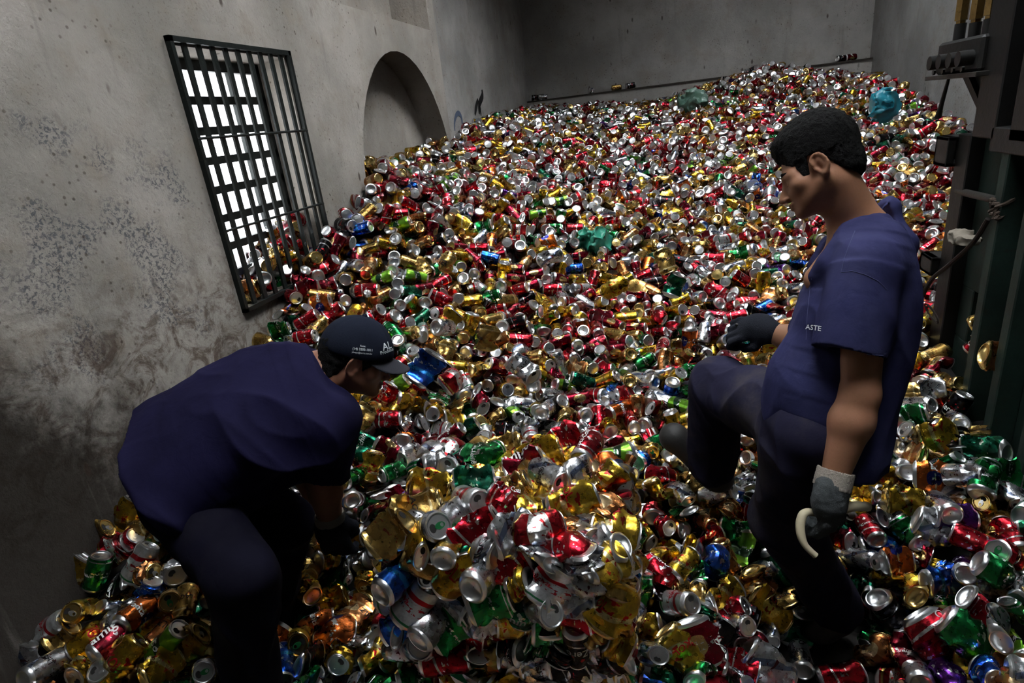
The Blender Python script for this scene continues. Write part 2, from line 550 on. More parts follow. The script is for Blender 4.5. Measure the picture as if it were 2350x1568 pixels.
def grad(fn, p, e=0.002):
    g = np.stack([fn(p + np.eye(3)[i] * e) - fn(p - np.eye(3)[i] * e) for i in range(3)], 1)
    return g / (np.linalg.norm(g, axis=1)[:, None] + 1e-9)

def fast_mesh(name, V, Q, mats, smooth=True, midx=None):
    me = bpy.data.meshes.new(name)
    nv, nq = len(V), len(Q); k = Q.shape[1]
    me.vertices.add(nv); me.vertices.foreach_set('co', np.ascontiguousarray(V, np.float32).ravel())
    me.loops.add(nq * k); me.loops.foreach_set('vertex_index', np.ascontiguousarray(Q, np.int32).ravel())
    me.polygons.add(nq)
    me.polygons.foreach_set('loop_start', np.arange(0, nq * k, k, dtype=np.int32))
    me.polygons.foreach_set('use_smooth', np.full(nq, smooth, dtype=bool))
    for m in (mats if isinstance(mats, (list, tuple)) else [mats]):
        me.materials.append(m)
    if midx is not None:
        me.polygons.foreach_set('material_index', np.ascontiguousarray(midx, np.int32))
    me.update(calc_edges=True)
    return me

def sdf_obj(name, fn, lo, hi, h, mat, parent=None):
    V, Q = surface(fn, lo, hi, h)
    me = fast_mesh(name, V, Q, mat)
    o = bpy.data.objects.new(name, me)
    COL.objects.link(o)
    if parent is not None:
        adopt(o, parent)
    return o

def bounds(pts, pad):
    a = np.array(pts); return a.min(0) - pad, a.max(0) + pad
def frame(f, u):
    """columns F, S, U of a head or hand; S = U x F."""
    f = unit(f); u = np.asarray(u, float); u = unit(u - f * (u @ f))
    s = np.cross(u, f)
    return np.stack([f, s, u], 1)

# ------------------------------------------------------------------ lettering
_TXT = {}
def text_mesh(body, bold=0.0, shear=0.0):
    """flat lettering, centred, width 1 -> (verts2d, tris, height)"""
    key = (body, bold, shear)
    if key in _TXT:
        return _TXT[key]
    cu = bpy.data.curves.new('lettering', 'FONT')
    cu.body = body; cu.align_x = 'CENTER'; cu.align_y = 'CENTER'
    cu.offset = bold; cu.shear = shear; cu.resolution_u = 3
    o = bpy.data.objects.new('lettering', cu); COL.objects.link(o)
    me = bpy.data.meshes.new_from_object(o.evaluated_get(bpy.context.evaluated_depsgraph_get()))
    bpy.data.objects.remove(o); bpy.data.curves.remove(cu)
    bm = bmesh.new(); bm.from_mesh(me)
    bmesh.ops.triangulate(bm, faces=bm.faces)
    long = [e for e in bm.edges if e.calc_length() > 0.28]
    for _ in range(2):
        if long:
            bmesh.ops.subdivide_edges(bm, edges=long, cuts=1)
            bmesh.ops.triangulate(bm, faces=bm.faces)
        long = [e for e in bm.edges if e.calc_length() > 0.28]
    bm.verts.ensure_lookup_table()
    v = np.array([(q.co.x, q.co.y) for q in bm.verts])
    f = np.array([[q.index for q in p.verts] for p in bm.faces if len(p.verts) == 3])
    bm.free(); bpy.data.meshes.remove(me)
    c = (v.max(0) + v.min(0)) / 2; w = v[:, 0].max() - v[:, 0].min()
    v = (v - c) / w
    _TXT[key] = (v, f, v[:, 1].max() - v[:, 1].min())
    return _TXT[key]

def letter_on(name, body, centre, right, up, width, fn, mat, parent, bold=0.0, shear=0.0, off=0.0012, toward=None):
    """lettering laid onto the surface fn = 0."""
    v, f, hgt = text_mesh(body, bold, shear)
    right = unit(right); up = unit(np.asarray(up) - right * (np.asarray(up) @ right))
    P = np.asarray(centre) + v[:, :1] * width * right + v[:, 1:] * width * up
    d = toward if toward is not None else np.cross(right, up)
    d = unit(CAM - np.asarray(centre)) if toward is None else toward
    P = P + 0.05 * d
    for _ in range(60):
        s = fn(P) - off
        P = P - d * np.clip(s, -0.01, 0.01)[:, None] * 0.7
    o = mesh_obj(name, P, f, mat)
    if parent is not None:
        adopt(o, parent)
    return o
# ------------------------------------------------------------------ materials of the two workers
def fabric(name, col, dusty=None, seed=0.0):
    t = NT(name, rough=0.92, spec=0.08)
    n = t.noise(7.0, 5, 0.6)
    c = t.mix(t.ramp(n, 0.3, 0.75), tuple(q * 0.8 for q in col), tuple(q * 1.2 for q in col))
    if dusty:
        c = t.mix(t.math('MULTIPLY', t.ramp(t.noise(5.0, 6, 0.65), 0.42, 0.75), 0.8), c, dusty)
    t.color(c)
    h = t.math('ADD', t.math('MULTIPLY', t.noise(26.0, 3, 0.5, None, 0.8), 0.8), t.math('MULTIPLY', t.noise(420.0, 2, 0.5), 0.07))
    t.bump(h, 0.35, 0.006)
    return t.m
def skin(name, col, red):
    t = NT(name, rough=0.55, spec=0.3)
    c = t.mix(t.ramp(t.noise(14.0, 5, 0.6), 0.3, 0.75), col, red)
    t.color(t.mix(t.math('MULTIPLY', t.ramp(t.noise(180.0, 3, 0.6), 0.5, 0.8), 0.25), c, tuple(q * 0.6 for q in col)))
    t.b.inputs['Subsurface Weight'].default_value = 0.06
    t.b.inputs['Subsurface Radius'].default_value = (0.01, 0.004, 0.002)
    t.bump(t.noise(260.0, 3, 0.6), 0.12, 0.002)
    return t.m
def plain(name, col, rough=0.7, metal=0.0, bscale=0.0, bstr=0.3, spec=0.4, var=0.25, bd=0.004):
    t = NT(name, rough=rough, metal=metal, spec=spec)
    t.color(t.mix(t.noise(16.0, 4), tuple(q * (1 - var) for q in col), tuple(q * (1 + var) for q in col)))
    if bscale:
        t.bump(t.noise(bscale, 4, 0.6), bstr, bd)
    return t.m
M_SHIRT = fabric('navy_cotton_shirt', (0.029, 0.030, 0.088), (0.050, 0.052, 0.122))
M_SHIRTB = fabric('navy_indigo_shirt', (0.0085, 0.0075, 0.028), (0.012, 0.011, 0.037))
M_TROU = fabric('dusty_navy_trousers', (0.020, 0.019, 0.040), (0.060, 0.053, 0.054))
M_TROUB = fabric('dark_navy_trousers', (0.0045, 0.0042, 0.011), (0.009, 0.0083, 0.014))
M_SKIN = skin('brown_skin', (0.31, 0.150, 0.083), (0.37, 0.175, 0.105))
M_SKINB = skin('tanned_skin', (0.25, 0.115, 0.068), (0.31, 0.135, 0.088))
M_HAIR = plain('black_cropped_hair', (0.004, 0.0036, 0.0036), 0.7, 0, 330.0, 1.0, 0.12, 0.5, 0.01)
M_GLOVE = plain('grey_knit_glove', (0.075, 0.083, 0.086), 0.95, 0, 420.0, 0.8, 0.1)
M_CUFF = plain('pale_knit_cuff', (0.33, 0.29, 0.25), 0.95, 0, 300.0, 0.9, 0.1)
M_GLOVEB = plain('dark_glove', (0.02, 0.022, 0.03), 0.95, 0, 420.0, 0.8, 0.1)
M_BOOT = plain('black_rubber_boot', (0.014, 0.013, 0.012), 0.6, 0, 60.0, 0.3)
M_CAP = plain('navy_black_cap_cloth', (0.012, 0.015, 0.026), 0.95, 0, 500.0, 0.4, 0.08)
M_BILL = plain('charcoal_cap_peak', (0.036, 0.036, 0.044), 0.9, 0, 500.0, 0.4, 0.1)
M_PRINT = plain('white_print', (0.75, 0.77, 0.80), 0.8, var=0.05)
M_EYE = plain('eyeball', (0.45, 0.42, 0.40), 0.25, var=0.05)
M_STITCH = plain('pale_blue_stitching', (0.06, 0.063, 0.15), 0.9, 0)

HS = 0.86
def head_parts(p, O, R, ear=True):
    """skin of head; O = centre between the ears, R columns = forward, left, up."""
    q = (p - O) @ R / HS
    q[:, 2] = np.where(q[:, 2] < 0, q[:, 2] * 1.15, q[:, 2])
    a = q.copy(); a[:, 1] = np.abs(a[:, 1])
    f = ell(q, (-0.012, 0, 0.040), (0.099, 0.076, 0.090))
    f = smin(f, ell(q, (0.046, 0, -0.030), (0.052, 0.058, 0.085)), 0.03)
    f = smin(f, rcone(a, (0.000, 0.054, -0.042), (0.074, 0.012, -0.100), 0.020, 0.018), 0.03)
    f = smin(f, sph(q, (0.084, 0, -0.104), 0.016), 0.02)
    f = smin(f, rcone(a, (0.086, 0.012, 0.020), (0.066, 0.052, 0.014), 0.011, 0.012), 0.016)
    f = smin(f, sph(a, (0.058, 0.050, -0.022), 0.020), 0.025)
    f = smax(f, -sph(a, (0.102, 0.034, -0.006), 0.017), 0.014)
    f = smin(f, sph(a, (0.076, 0.032, -0.006), 0.0125), 0.006)
    f = smin(f, rcone(q, (0.093, 0, 0.006), (0.116, 0, -0.038), 0.008, 0.0125), 0.012)
    f = smin(f, sph(a, (0.105, 0.013, -0.044), 0.0085), 0.008)
    f = smin(f, ell(q, (0.098, 0, -0.066), (0.012, 0.024, 0.0065)), 0.008)
    f = smin(f, ell(q, (0.096, 0, -0.079), (0.012, 0.021, 0.0075)), 0.008)
    f = smax(f, -ell(q, (0.110, 0, -0.0725), (0.010, 0.026, 0.0016)), 0.004)
    if ear:
        ct, st_ = math.cos(0.22), math.sin(0.22)
        e = a - np.array([-0.004, 0.076, -0.004])
        ex = e[:, 0] * ct - e[:, 2] * st_; ez = e[:, 0] * st_ + e[:, 2] * ct
        ey = e[:, 1] - np.maximum(-ex, 0) * 0.45          # the shell stands away from the skull at its rear
        E = np.stack([ex, ey, ez], 1)
        sh = ell(E, (-0.004, 0.002, 0.0), (0.020, 0.0055, 0.032))
        k = []
        for i in range(12):
            w = math.radians(-20 + i * 22)
            k.append((-0.004 - 0.0185 * math.cos(w + math.pi) * (1 if True else 1), 0.0065, 0.002 + 0.0295 * math.sin(w)))
        k = [(-0.004 + 0.0185 * math.cos(math.radians(w)), 0.0065, 0.003 + 0.0295 * math.sin(math.radians(w))) for w in range(20, 270, 22)]
        for i in range(len(k) - 1):
            sh = smin(sh, rcone(E, k[i], k[i + 1], 0.0042, 0.0042), 0.004)
        sh = smin(sh, sph(E, (-0.002, 0.004, -0.030), 0.0085), 0.006)
        sh = smax(sh, -ell(E, (0.001, 0.0095, -0.004), (0.009, 0.007, 0.014)), 0.004)
        sh = smin(sh, rcone(E, (-0.008, 0.005, 0.016), (-0.009, 0.005, -0.014), 0.0035, 0.003), 0.005)
        sh = smin(sh, sph(E, (0.012, 0.004, -0.006), 0.005), 0.005)
        f = smin(f, sh, 0.006)
    return f * HS

def curled_hand(p, palm, R, L=1.0, curl=1.0, pad=0.0, openness=0.0):
    """hand round a bar. R columns: fingers direction, across (towards the thumb), back of the hand."""
    q = (p - palm) @ R / L
    f = ell(q, (-0.008, 0, 0), (0.052, 0.043, 0.019))
    f = smin(f, ell(q, (0.030, 0.004, 0.004), (0.018, 0.040, 0.015)), 0.012)
    for i, (y, l, r) in enumerate(((0.031, 0.94, 0.0098), (0.0105, 1.04, 0.0102), (-0.0105, 0.98, 0.0098), (-0.030, 0.80, 0.0088))):
        r += pad
        a = np.array([0.036, y, 0.004])
        ang = 0.35 * curl + 0.06 * i
        fin = None
        for s, (seg, da) in enumerate(((0.042, 0.75), (0.027, 1.25), (0.022, 1.0))):
            b = a + seg * l * np.array([math.cos(ang), -0.05 * (i - 1.5), -math.sin(ang)])
            c = rcone(q, a, b, r * (1 - 0.05 * s), r * (0.97 - 0.08 * s))
            fin = c if fin is None else smin(fin, c, 0.004)
            a = b; ang += da * curl
        f = smin(f, fin, 0.006)
    a = np.array([-0.028, 0.030, -0.006]); b = np.array([0.008, 0.052, -0.022]); c = np.array([0.040, 0.047, -0.038]); d = np.array([0.058, 0.030, -0.046])
    th = smin(rcone(q, a, b, 0.016, 0.0125 + pad), rcone(q, b, c, 0.0122 + pad, 0.0108 + pad), 0.006)
    th = smin(th, rcone(q, c, d, 0.0108 + pad, 0.0092 + pad), 0.004)
    return smin(f, th, 0.010) * L

def folds(p, dirs, freq, seed, stretch=0.22):
    """cloth creases: ridged noise stretched along dirs."""
    d = unit(dirs)
    q = p - (p @ d)[:, None] * d * (1 - stretch)
    w = q + 0.03 * np.stack([vnoise(p * 7 + 3.1, seed + 5), vnoise(p * 7 + 9.7, seed + 6), vnoise(p * 7 + 1.3, seed + 7)], 1)
    n = vnoise(w * freq, seed)
    return (1 - np.abs(2 * n - 1)) ** 2.2

# ================================================================== worker standing on the right
A = {}
A['head'] = at(1883, 392, 1.43)
fA = unit(-IR * 0.83 + FW * 0.55)
uA = unit(-ID + IR * 0.05 - FW * 0.10)
fA = unit(fA * math.cos(math.radians(21)) - uA * math.sin(math.radians(21)))
RA = frame(fA, uA)
A['neck'] = at(1992, 545, 1.45)
A['shL'] = at(1985, 612, 1.31); A['elL'] = at(1972, 905, 1.33); A['wrL'] = at(1921, 1075, 1.36)
A['shR'] = at(1950, 615, 1.60); A['elR'] = at(1855, 790, 1.74); A['wrR'] = at(1775, 765, 1.80)
A['hipL'] = at(1868, 985, 1.47); A['hipR'] = at(1822, 955, 1.62)
A['knL'] = at(1800, 1190, 1.72); A['anL'] = at(1918, 1395, 1.88)
A['knR'] = at(1652, 888, 1.92); A['anR'] = at(1632, 1050, 2.10)
A['toL'] = at(1880, 1440, 1.90); A['toR'] = at(1552, 1005, 2.16)
S1 = unit(-IR * 0.92 + FW * 0.40 - ID * 0.0)            # the way his chest faces
S2 = unit(np.cross(_up, S1))                              # towards his left (the camera side)
if S2 @ FW > 0: S2 = -S2

def torsoA(p, g=0.0):
    nd = [(at(1992, 522, 1.455), S1, 0.070 + g, S2, 0.080 + g),
          (at(1985, 585, 1.455), S1, 0.095 + g, S2, 0.155 + g),
          (at(1972, 680, 1.465), S1, 0.125 + g, S2, 0.165 + g),
          (at(1942, 810, 1.48), S1, 0.135 + g, S2, 0.165 + g),
          (at(1912, 930, 1.51), S1, 0.130 + g, S2, 0.165 + g),
          (at(1892, 1040, 1.55), S1, 0.125 + g, S2, 0.17 + g)]
    return nd

def bodyA(p):
    f = head_parts(p, A['head'], RA)
    nk = A['head'] + RA @ np.array([-0.022, 0, -0.050]) * HS
    f = smin(f, rcone(p, nk, at(1985, 560, 1.465), 0.051, 0.064), 0.03)
    f = smin(f, rcone(p, at(1975, 555, 1.45), at(1880, 640, 1.45), 0.06, 0.035), 0.04)
    f = smin(f, loft(p, torsoA(p, -0.045)), 0.05)
    for s in 'LR':
        f = smin(f, rcone(p, A['sh' + s], A['el' + s], 0.052, 0.040), 0.03)
        d = A['wr' + s] - A['el' + s]
        f = smin(f, rcone(p, A['el' + s], A['el' + s] + d * 0.35, 0.042, 0.045), 0.015)
        f = smin(f, rcone(p, A['el' + s] + d * 0.35, A['wr' + s] + d * 0.12, 0.045, 0.029), 0.02)
        f = smin(f, rcone(p, A['hip' + s], A['kn' + s], 0.075, 0.050), 0.03)
        f = smin(f, rcone(p, A['kn' + s], A['an' + s], 0.048, 0.036), 0.02)
        f = smin(f, rcone(p, A['an' + s], A['to' + s], 0.026, 0.016), 0.02)
    return f

def hairA(p):
    q = (p - A['head']) @ RA / HS
    f = ell(q, (-0.016, 0, 0.064), (0.106, 0.086, 0.108))
    f = smin(f, ell(q, (0.050, 0, 0.108), (0.044, 0.058, 0.032)), 0.03)
    f = smin(f, ell(q, (0.030, 0, 0.005), (0.040, 0.071, 0.045)), 0.01)
    f = smin(f, ell(q, (-0.060, 0, -0.010), (0.052, 0.062, 0.055)), 0.02)
    line = np.interp(q[:, 0], [-0.12, -0.085, -0.045, -0.030, -0.018, 0.016, 0.024, 0.040, 0.048, 0.066, 0.082, 0.094],
                     [-0.066, -0.060, -0.020, 0.006, 0.034, 0.036, -0.016, -0.014, 0.018, 0.040, 0.062, 0.074])
    f = smax(f, (line - q[:, 2]) * 0.75, 0.005)
    n = vnoise(q * 100, 3) * 0.5 + vnoise(q * 210, 4) * 0.5
    return f * HS - 0.008 * (n - 0.45)

def shirtA(p):
    f = loft(p, torsoA(p, 0.008), 2.2)
    f = smin(f, rcone(p, A['neck'] + np.array([0, 0, -0.035]), A['shL'], 0.055, 0.066), 0.06)
    f = smin(f, rcone(p, A['neck'] + np.array([0, 0, -0.035]), A['shR'], 0.055, 0.060), 0.06)
    sl = at(1946, 838, 1.315)
    ax = unit(sl - A['shL'])
    fb = unit(IR * 0.95 - ID * 0.05 - ax * (IR @ ax)); sd = unit(np.cross(ax, fb))
    sleeve = loft(p, [(A['shL'], fb, 0.074, sd, 0.068), (at(1966, 720, 1.31), fb, 0.084, sd, 0.070), (sl + ax * 0.03, fb, 0.082, sd, 0.066)], 2.2)
    sleeve = np.maximum(sleeve, (p - at(1946, 815, 1.315)) @ unit(ax * 0.96 - IR * 0.10))
    arm = rcone(p, A['shL'] + ax * 0.12, A['elL'] + ax * 0.05, 0.052, 0.055)
    sleeve = smax(sleeve, -arm, 0.006)
    axr = unit(A['elR'] - A['shR'])
    slr = rcone(p, A['shR'], A['elR'] - axr * 0.05, 0.075, 0.078)
    f = smin(f, slr, 0.03)
    f = smin(f, sleeve, 0.018)
    # loose cloth that hangs forward over the belt
    f = smin(f, ell(p, at(1826, 900, 1.51), (0.070, 0.080, 0.12)), 0.08)
    # yoke and neckline: high at the nape, falling to a V in front
    near = [at(2044, 458, 1.48), at(2020, 484, 1.405), at(1982, 517, 1.368), at(1938, 552, 1.362), at(1900, 585, 1.378), at(1866, 616, 1.41)]
    far_ = [near[0], at(2000, 462, 1.57), at(1948, 500, 1.59), at(1905, 545, 1.55), at(1872, 590, 1.49)]
    dn = _up * -0.035
    for ch in (near, far_):
        for i in range(len(ch) - 1):
            f = smin(f, rcone(p, ch[i] + dn * 0.5, ch[i + 1] + dn * 0.5, 0.012, 0.012), 0.045)
    f = smin(f, rcone(p, near[0] + dn, at(2062, 560, 1.48), 0.016, 0.05), 0.05)
    cut = rcone(p, at(1985, 520, 1.465), at(1930, 400, 1.45), 0.066, 0.088)
    cut = smin(cut, rcone(p, at(1945, 530, 1.465), at(1872, 590, 1.445), 0.050, 0.014), 0.02)
    cut = smin(cut, rcone(p, at(1905, 480, 1.46), at(1868, 552, 1.445), 0.055, 0.022), 0.02)
    f = smax(f, -cut, 0.006)
    for ch in (near, far_):
        for i in range(len(ch) - 1):
            f = smin(f, rcone(p, ch[i], ch[i + 1], 0.0085, 0.0085), 0.008)
    # open hem
    hem = (p - at(1925, 1046, 1.50)) @ unit(ID * 0.98 - IR * 0.05 + FW * 0.25)
    f = smax(f, hem, 0.006)
    low = np.clip((-(p - at(1925, 830, 1.45)) @ -ID) / 0.25, 0, 1)
    k = 0.017 * folds(p, ID * 0.85 - IR * 0.55, 8, 2, 0.13) * (0.12 + 0.88 * low) + 0.005 * folds(p, IR * 0.5 + ID * 0.85, 10, 9, 0.12)
    return f - k + 0.008

def trousersA(p):
    f = loft(p, [(at(1893, 950, 1.53), S1, 0.118, S2, 0.155), (at(1868, 1050, 1.56), S1, 0.115, S2, 0.15)], 2.1)
    d = A['knL'] - A['hipL']
    f = smin(f, rcone(p, A['hipL'], A['knL'], 0.108, 0.080), 0.04)
    f = smin(f, rcone(p, A['knL'], A['anL'], 0.082, 0.070), 0.03)
    f = smin(f, rcone(p, A['hipR'], A['knR'], 0.108, 0.083), 0.04)
    f = smin(f, rcone(p, A['knR'], A['anR'] + (A['anR'] - A['knR']) * 0.10, 0.084, 0.078), 0.03)
    f = np.maximum(f, (p - (A['anL'] + unit(A['anL'] - A['knL']) * 0.035)) @ unit(unit(A['anL'] - A['knL']) + _up * -0.3) if False else -1e3 + 0 * f)
    legL = unit(A['anL'] - A['knL'])
    f = np.where((p - A['knL']) @ legL > 0.1, np.maximum(f, (p - A['anL']) @ legL - 0.035), f)
    k = 0.012 * folds(p, IR * 0.9 + ID * 0.35, 10, 21, 0.3) + 0.008 * folds(p, ID, 15, 22, 0.3)
    return f - k + 0.006

def boot(p, an, to, sole):
    d = unit(to - an)
    dh = to - an
    f = rcone(p, an - dh * 0.15 + sole * -0.02, an - dh * 0.1 + sole * 0.045, 0.05, 0.05)
    f = smin(f, rcone(p, an - dh * 0.25 + sole * 0.045, to + sole * 0.005, 0.050, 0.047), 0.035)
    f = smin(f, rcone(p, an - sole * 0.07, an, 0.046, 0.050), 0.02)
    f = smin(f, sph(p, to + d * 0.015 + sole * 0.008, 0.048), 0.03)
    return smax(f, (p - (an + sole * 0.088)) @ sole, 0.006)

pa = [A[k] for k in A]
lo, hi = bounds(pa, 0.16)
personA = sdf_obj('person', bodyA, lo, hi, 0.0038, M_SKIN)
V0 = np.array(personA.data.vertices[0].co)
def rebase(o, loc):
    o.data.transform(Matrix.Translation(-Vector(loc)))
    o.location = tuple(map(float, loc))
rebase(personA, (A['anL'][0], A['anL'][1], 0.0))
tag(personA, 'person in a navy v-neck shirt standing, head bowed, one leg raised, wearing a grey glove', 'person')
lo, hi = bounds([A['neck'], A['shL'], A['shR'], A['elR'], at(1946, 838, 1.31), at(1925, 1040, 1.5), at(1760, 850, 1.5)], 0.20)
shA = sdf_obj('shirt', shirtA, lo, hi, 0.0042, M_SHIRT, personA)
lo, hi = bounds([A[k] for k in ('hipL', 'hipR', 'knL', 'knR', 'anL', 'anR')], 0.18)
sdf_obj('trousers', trousersA, lo, hi, 0.0045, M_TROU, personA)
sdf_obj('hair', hairA, A['head'] - 0.17, A['head'] + 0.17, 0.0026, M_HAIR, personA)
def browA(p):
    a = ((p - A['head']) @ RA) / HS; a[:, 1] = np.abs(a[:, 1])
    return smin(rcone(a, (0.095, 0.014, 0.022), (0.090, 0.034, 0.029), 0.0032, 0.0040), rcone(a, (0.090, 0.034, 0.029), (0.070, 0.056, 0.022), 0.0040, 0.0025), 0.003) * HS
sdf_obj('eyebrows', browA, A['head'] - 0.12, A['head'] + 0.12, 0.002, M_HAIR, personA)
def lashA(p):
    a = ((p - A['head']) @ RA) / HS; a[:, 1] = np.abs(a[:, 1])
    return rcone(a, (0.0885, 0.022, -0.006), (0.080, 0.044, -0.008), 0.0022, 0.0022) * HS
sdf_obj('eyelashes', lashA, A['head'] - 0.12, A['head'] + 0.12, 0.0018, M_HAIR, personA)
sdf_obj('boot', lambda p: boot(p, A['anL'] + np.array([0, 0, 0.0]), A['toL'], unit(np.array([0, 0, -1.0]))), *bounds([A['anL'], A['toL']], 0.17), 0.004, M_BOOT, personA)
soleR = unit(A['anR'] - A['knR'])
sdf_obj('boot', lambda p: boot(p, A['anR'] + soleR * 0.03, A['toR'], unit(soleR * 0.9 + IR * 0.1)), *bounds([A['anR'], A['toR']], 0.2), 0.004, M_BOOT, personA)
# gloved left hand closed round the handle
handA = at(1903, 1152, 1.36)
RH = frame(unit(ID * 0.80 + IR * 0.25 + FW * 0.28), unit(-FW * 0.85 + IR * 0.45 - ID * 0.0))
def gloveA(p):
    f = curled_hand(p, handA, RH, 1.12, 1.0, 0.0022)
    f = smin(f, rcone(p, at(1910, 1118, 1.36), handA, 0.037, 0.036), 0.02)
    return f - 0.0025 * vnoise(p * 160, 5)
sdf_obj('glove', gloveA, handA - 0.17, handA + 0.17, 0.0027, M_GLOVE, personA)
c0, c1 = at(1919, 1078, 1.36), at(1909, 1120, 1.36)
cax = unit(c1 - c0)
def cuffA(p):
    f = rcone(p, c0, c1, 0.0395, 0.0405)
    f = np.maximum(f, np.maximum((c0 - p) @ cax + 0.001, (p - c1) @ cax))
    u = unit(np.cross(cax, FW)); w = np.cross(cax, u)
    an_ = np.arctan2((p - c0) @ u, (p - c0) @ w)
    f = f - 0.0012 * np.cos(an_ * 44)
    return smax(f, -(rcone(p, c0 - cax * 0.02, c0 + cax * 0.01, 0.034, 0.033)), 0.003)
sdf_obj('glove_cuff', cuffA, c0 - 0.08, c0 + 0.09, 0.0026, M_CUFF, personA)
handR = A['wrR'] + unit(A['wrR'] - A['elR']) * 0.06
RHR = frame(unit(-IR * 0.5 + ID * 0.1 + FW * 0.4), unit(-ID * 0.4 - FW * 0.9))
sdf_obj('glove', lambda p: smin(curled_hand(p, handR, RHR, 1.05, 1.0, 0.002), rcone(p, A['wrR'], handR, 0.034, 0.034), 0.02), *bounds([handR, A['wrR']], 0.15), 0.0035, M_GLOVEB, personA)
# print above the breast pocket, pocket seam, shoulder seam
pr = unit(IR * 0.95 + ID * 0.12)
tA = lambda p: shirtA(p)
letter_on('pocket_lettering', 'ASTE', at(1866, 752, 1.36) , pr, -ID, 0.036, tA, M_PRINT, personA, 0.01, 0, 0.0015)
for dy, w_, s_ in ((775, 0.030, 'producao'), (787, 0.026, 'residuos'), (799, 0.020, 'metais')):
    pass
def seam(name, px, fn, d, mat, parent, r=0.0012):
    P = np.array([at(x, y, d) for x, y in px])
    Q = []
    for i in range(len(P) - 1):
        for t in np.linspace(0, 1, 7)[:-1]:
            Q.append(P[i] * (1 - t) + P[i + 1] * t)
    Q.append(P[-1]); Q = np.array(Q); D_ = (Q - CAM) / np.linalg.norm(Q - CAM, axis=1)[:, None]
    Q = Q - D_ * 0.10
    for _ in range(80):
        Q = Q + D_ * np.clip(fn(Q), -0.01, 0.01)[:, None] * 0.7
    MB().tube(list(Q), r, 6).build(name, mat, parent, True)
seam('shoulder_seam', [(1962, 530), (1946, 570), (1936, 600), (1931, 625), (1955, 622), (1985, 630), (2015, 645), (2035, 665)], tA, 1.33, M_STITCH, personA, 0.0009)
seam('sleeve_hem', [(1868, 789), (1935, 812), (2028, 816)], tA, 1.30, M_STITCH, personA, 0.0007)
seam('pocket_edge', [(1862, 640), (1856, 690), (1852, 730), (1850, 780)], tA, 1.38, M_STITCH, personA, 0.0008)

# curved pale handled hook in his left hand
hk = [at(1990, 1163, 1.42), at(1950, 1164, 1.37), at(1905, 1182, 1.385), at(1852, 1176, 1.37), at(1838, 1196, 1.365), at(1838, 1226, 1.36), at(1848, 1252, 1.355), at(1872, 1276, 1.35)]
def smooth_path(P, n=8):
    P = [np.asarray(q) for q in P]; out = []
    for i in range(len(P) - 1):
        p0, p1, p2, p3 = P[max(i - 1, 0)], P[i], P[i + 1], P[min(i + 2, len(P) - 1)]
        for t in np.linspace(0, 1, n, endpoint=False):
            out.append(0.5 * ((2 * p1) + (p2 - p0) * t + (2 * p0 - 5 * p1 + 4 * p2 - p3) * t * t + (3 * p1 - p0 - 3 * p2 + p3) * t ** 3))
    return out + [P[-1]]
M_HORN = plain('pale_bone_handle', (0.50, 0.44, 0.30), 0.5, 0, 50.0, 0.2)
hp = smooth_path(hk)
hook = MB().tube(hp, [0.0115 if i < 18 else 0.0075 + 0.003 * math.sin(math.pi * min(1, (i - 18) / 30)) for i in range(len(hp))], 12).build('hand_hook', M_HORN, None, True)
rebase(hook, hk[2])
tag(hook, 'pale curved hook held in the gloved hand of the standing person', 'hook')
st0, st1 = at(1688, 745, 1.86), at(1790, 772, 1.80)
stick = MB().tube([st0, st1], [0.005, 0.009], 8).build('stick', M_BOOT, None, True)
rebase(stick, st1)
tag(stick, 'thin black stick poking out from the standing person\'s dark far glove', 'stick')

# ================================================================== worker bending on the left
B = {}
B['head'] = at(814, 828, 1.66)
fB = unit(IR * 0.90 + FW * 0.30 + ID * 0.10)
uB = unit(-ID * 0.95 + IR * 0.33 - FW * 0.12)
RB = frame(unit(fB - uB * 0.12), uB)
B['neck'] = at(742, 862, 1.66)
B['shR'] = at(762, 968, 1.55); B['elR'] = at(742, 1100, 1.60); B['wrR'] = at(757, 1186, 1.68)
B['shL'] = at(700, 850, 1.80); B['elL'] = at(690, 1050, 1.92); B['wrL'] = at(735, 1170, 1.92)
B['hipR'] = at(432, 1140, 1.53); B['hipL'] = at(468, 1090, 1.68)
B['knR'] = at(556, 1322, 1.38); B['anR'] = at(590, 1640, 1.58)
B['knL'] = at(640, 1205, 1.70); B['anL'] = at(600, 1500, 1.98)
axB = unit(at(735, 850, 1.65) - at(380, 1090, 1.53))
latB = unit(ID * 0.72 - FW * 0.62); latB = unit(latB - axB * (latB @ axB))
dorB = unit(np.cross(latB, axB))
if dorB @ ID > 0: dorB = -dorB
def torsoB(g=0.0):
    return [(at(378, 1072, 1.55), latB, 0.195 + g, dorB, 0.105 + g),
            (at(470, 1005, 1.56), latB, 0.200 + g, dorB, 0.112 + g),
            (at(575, 952, 1.58), latB, 0.198 + g, dorB, 0.115 + g),
            (at(668, 905, 1.61), latB, 0.180 + g, dorB, 0.112 + g),
            (at(736, 880, 1.635), latB, 0.125 + g, dorB, 0.085 + g)]
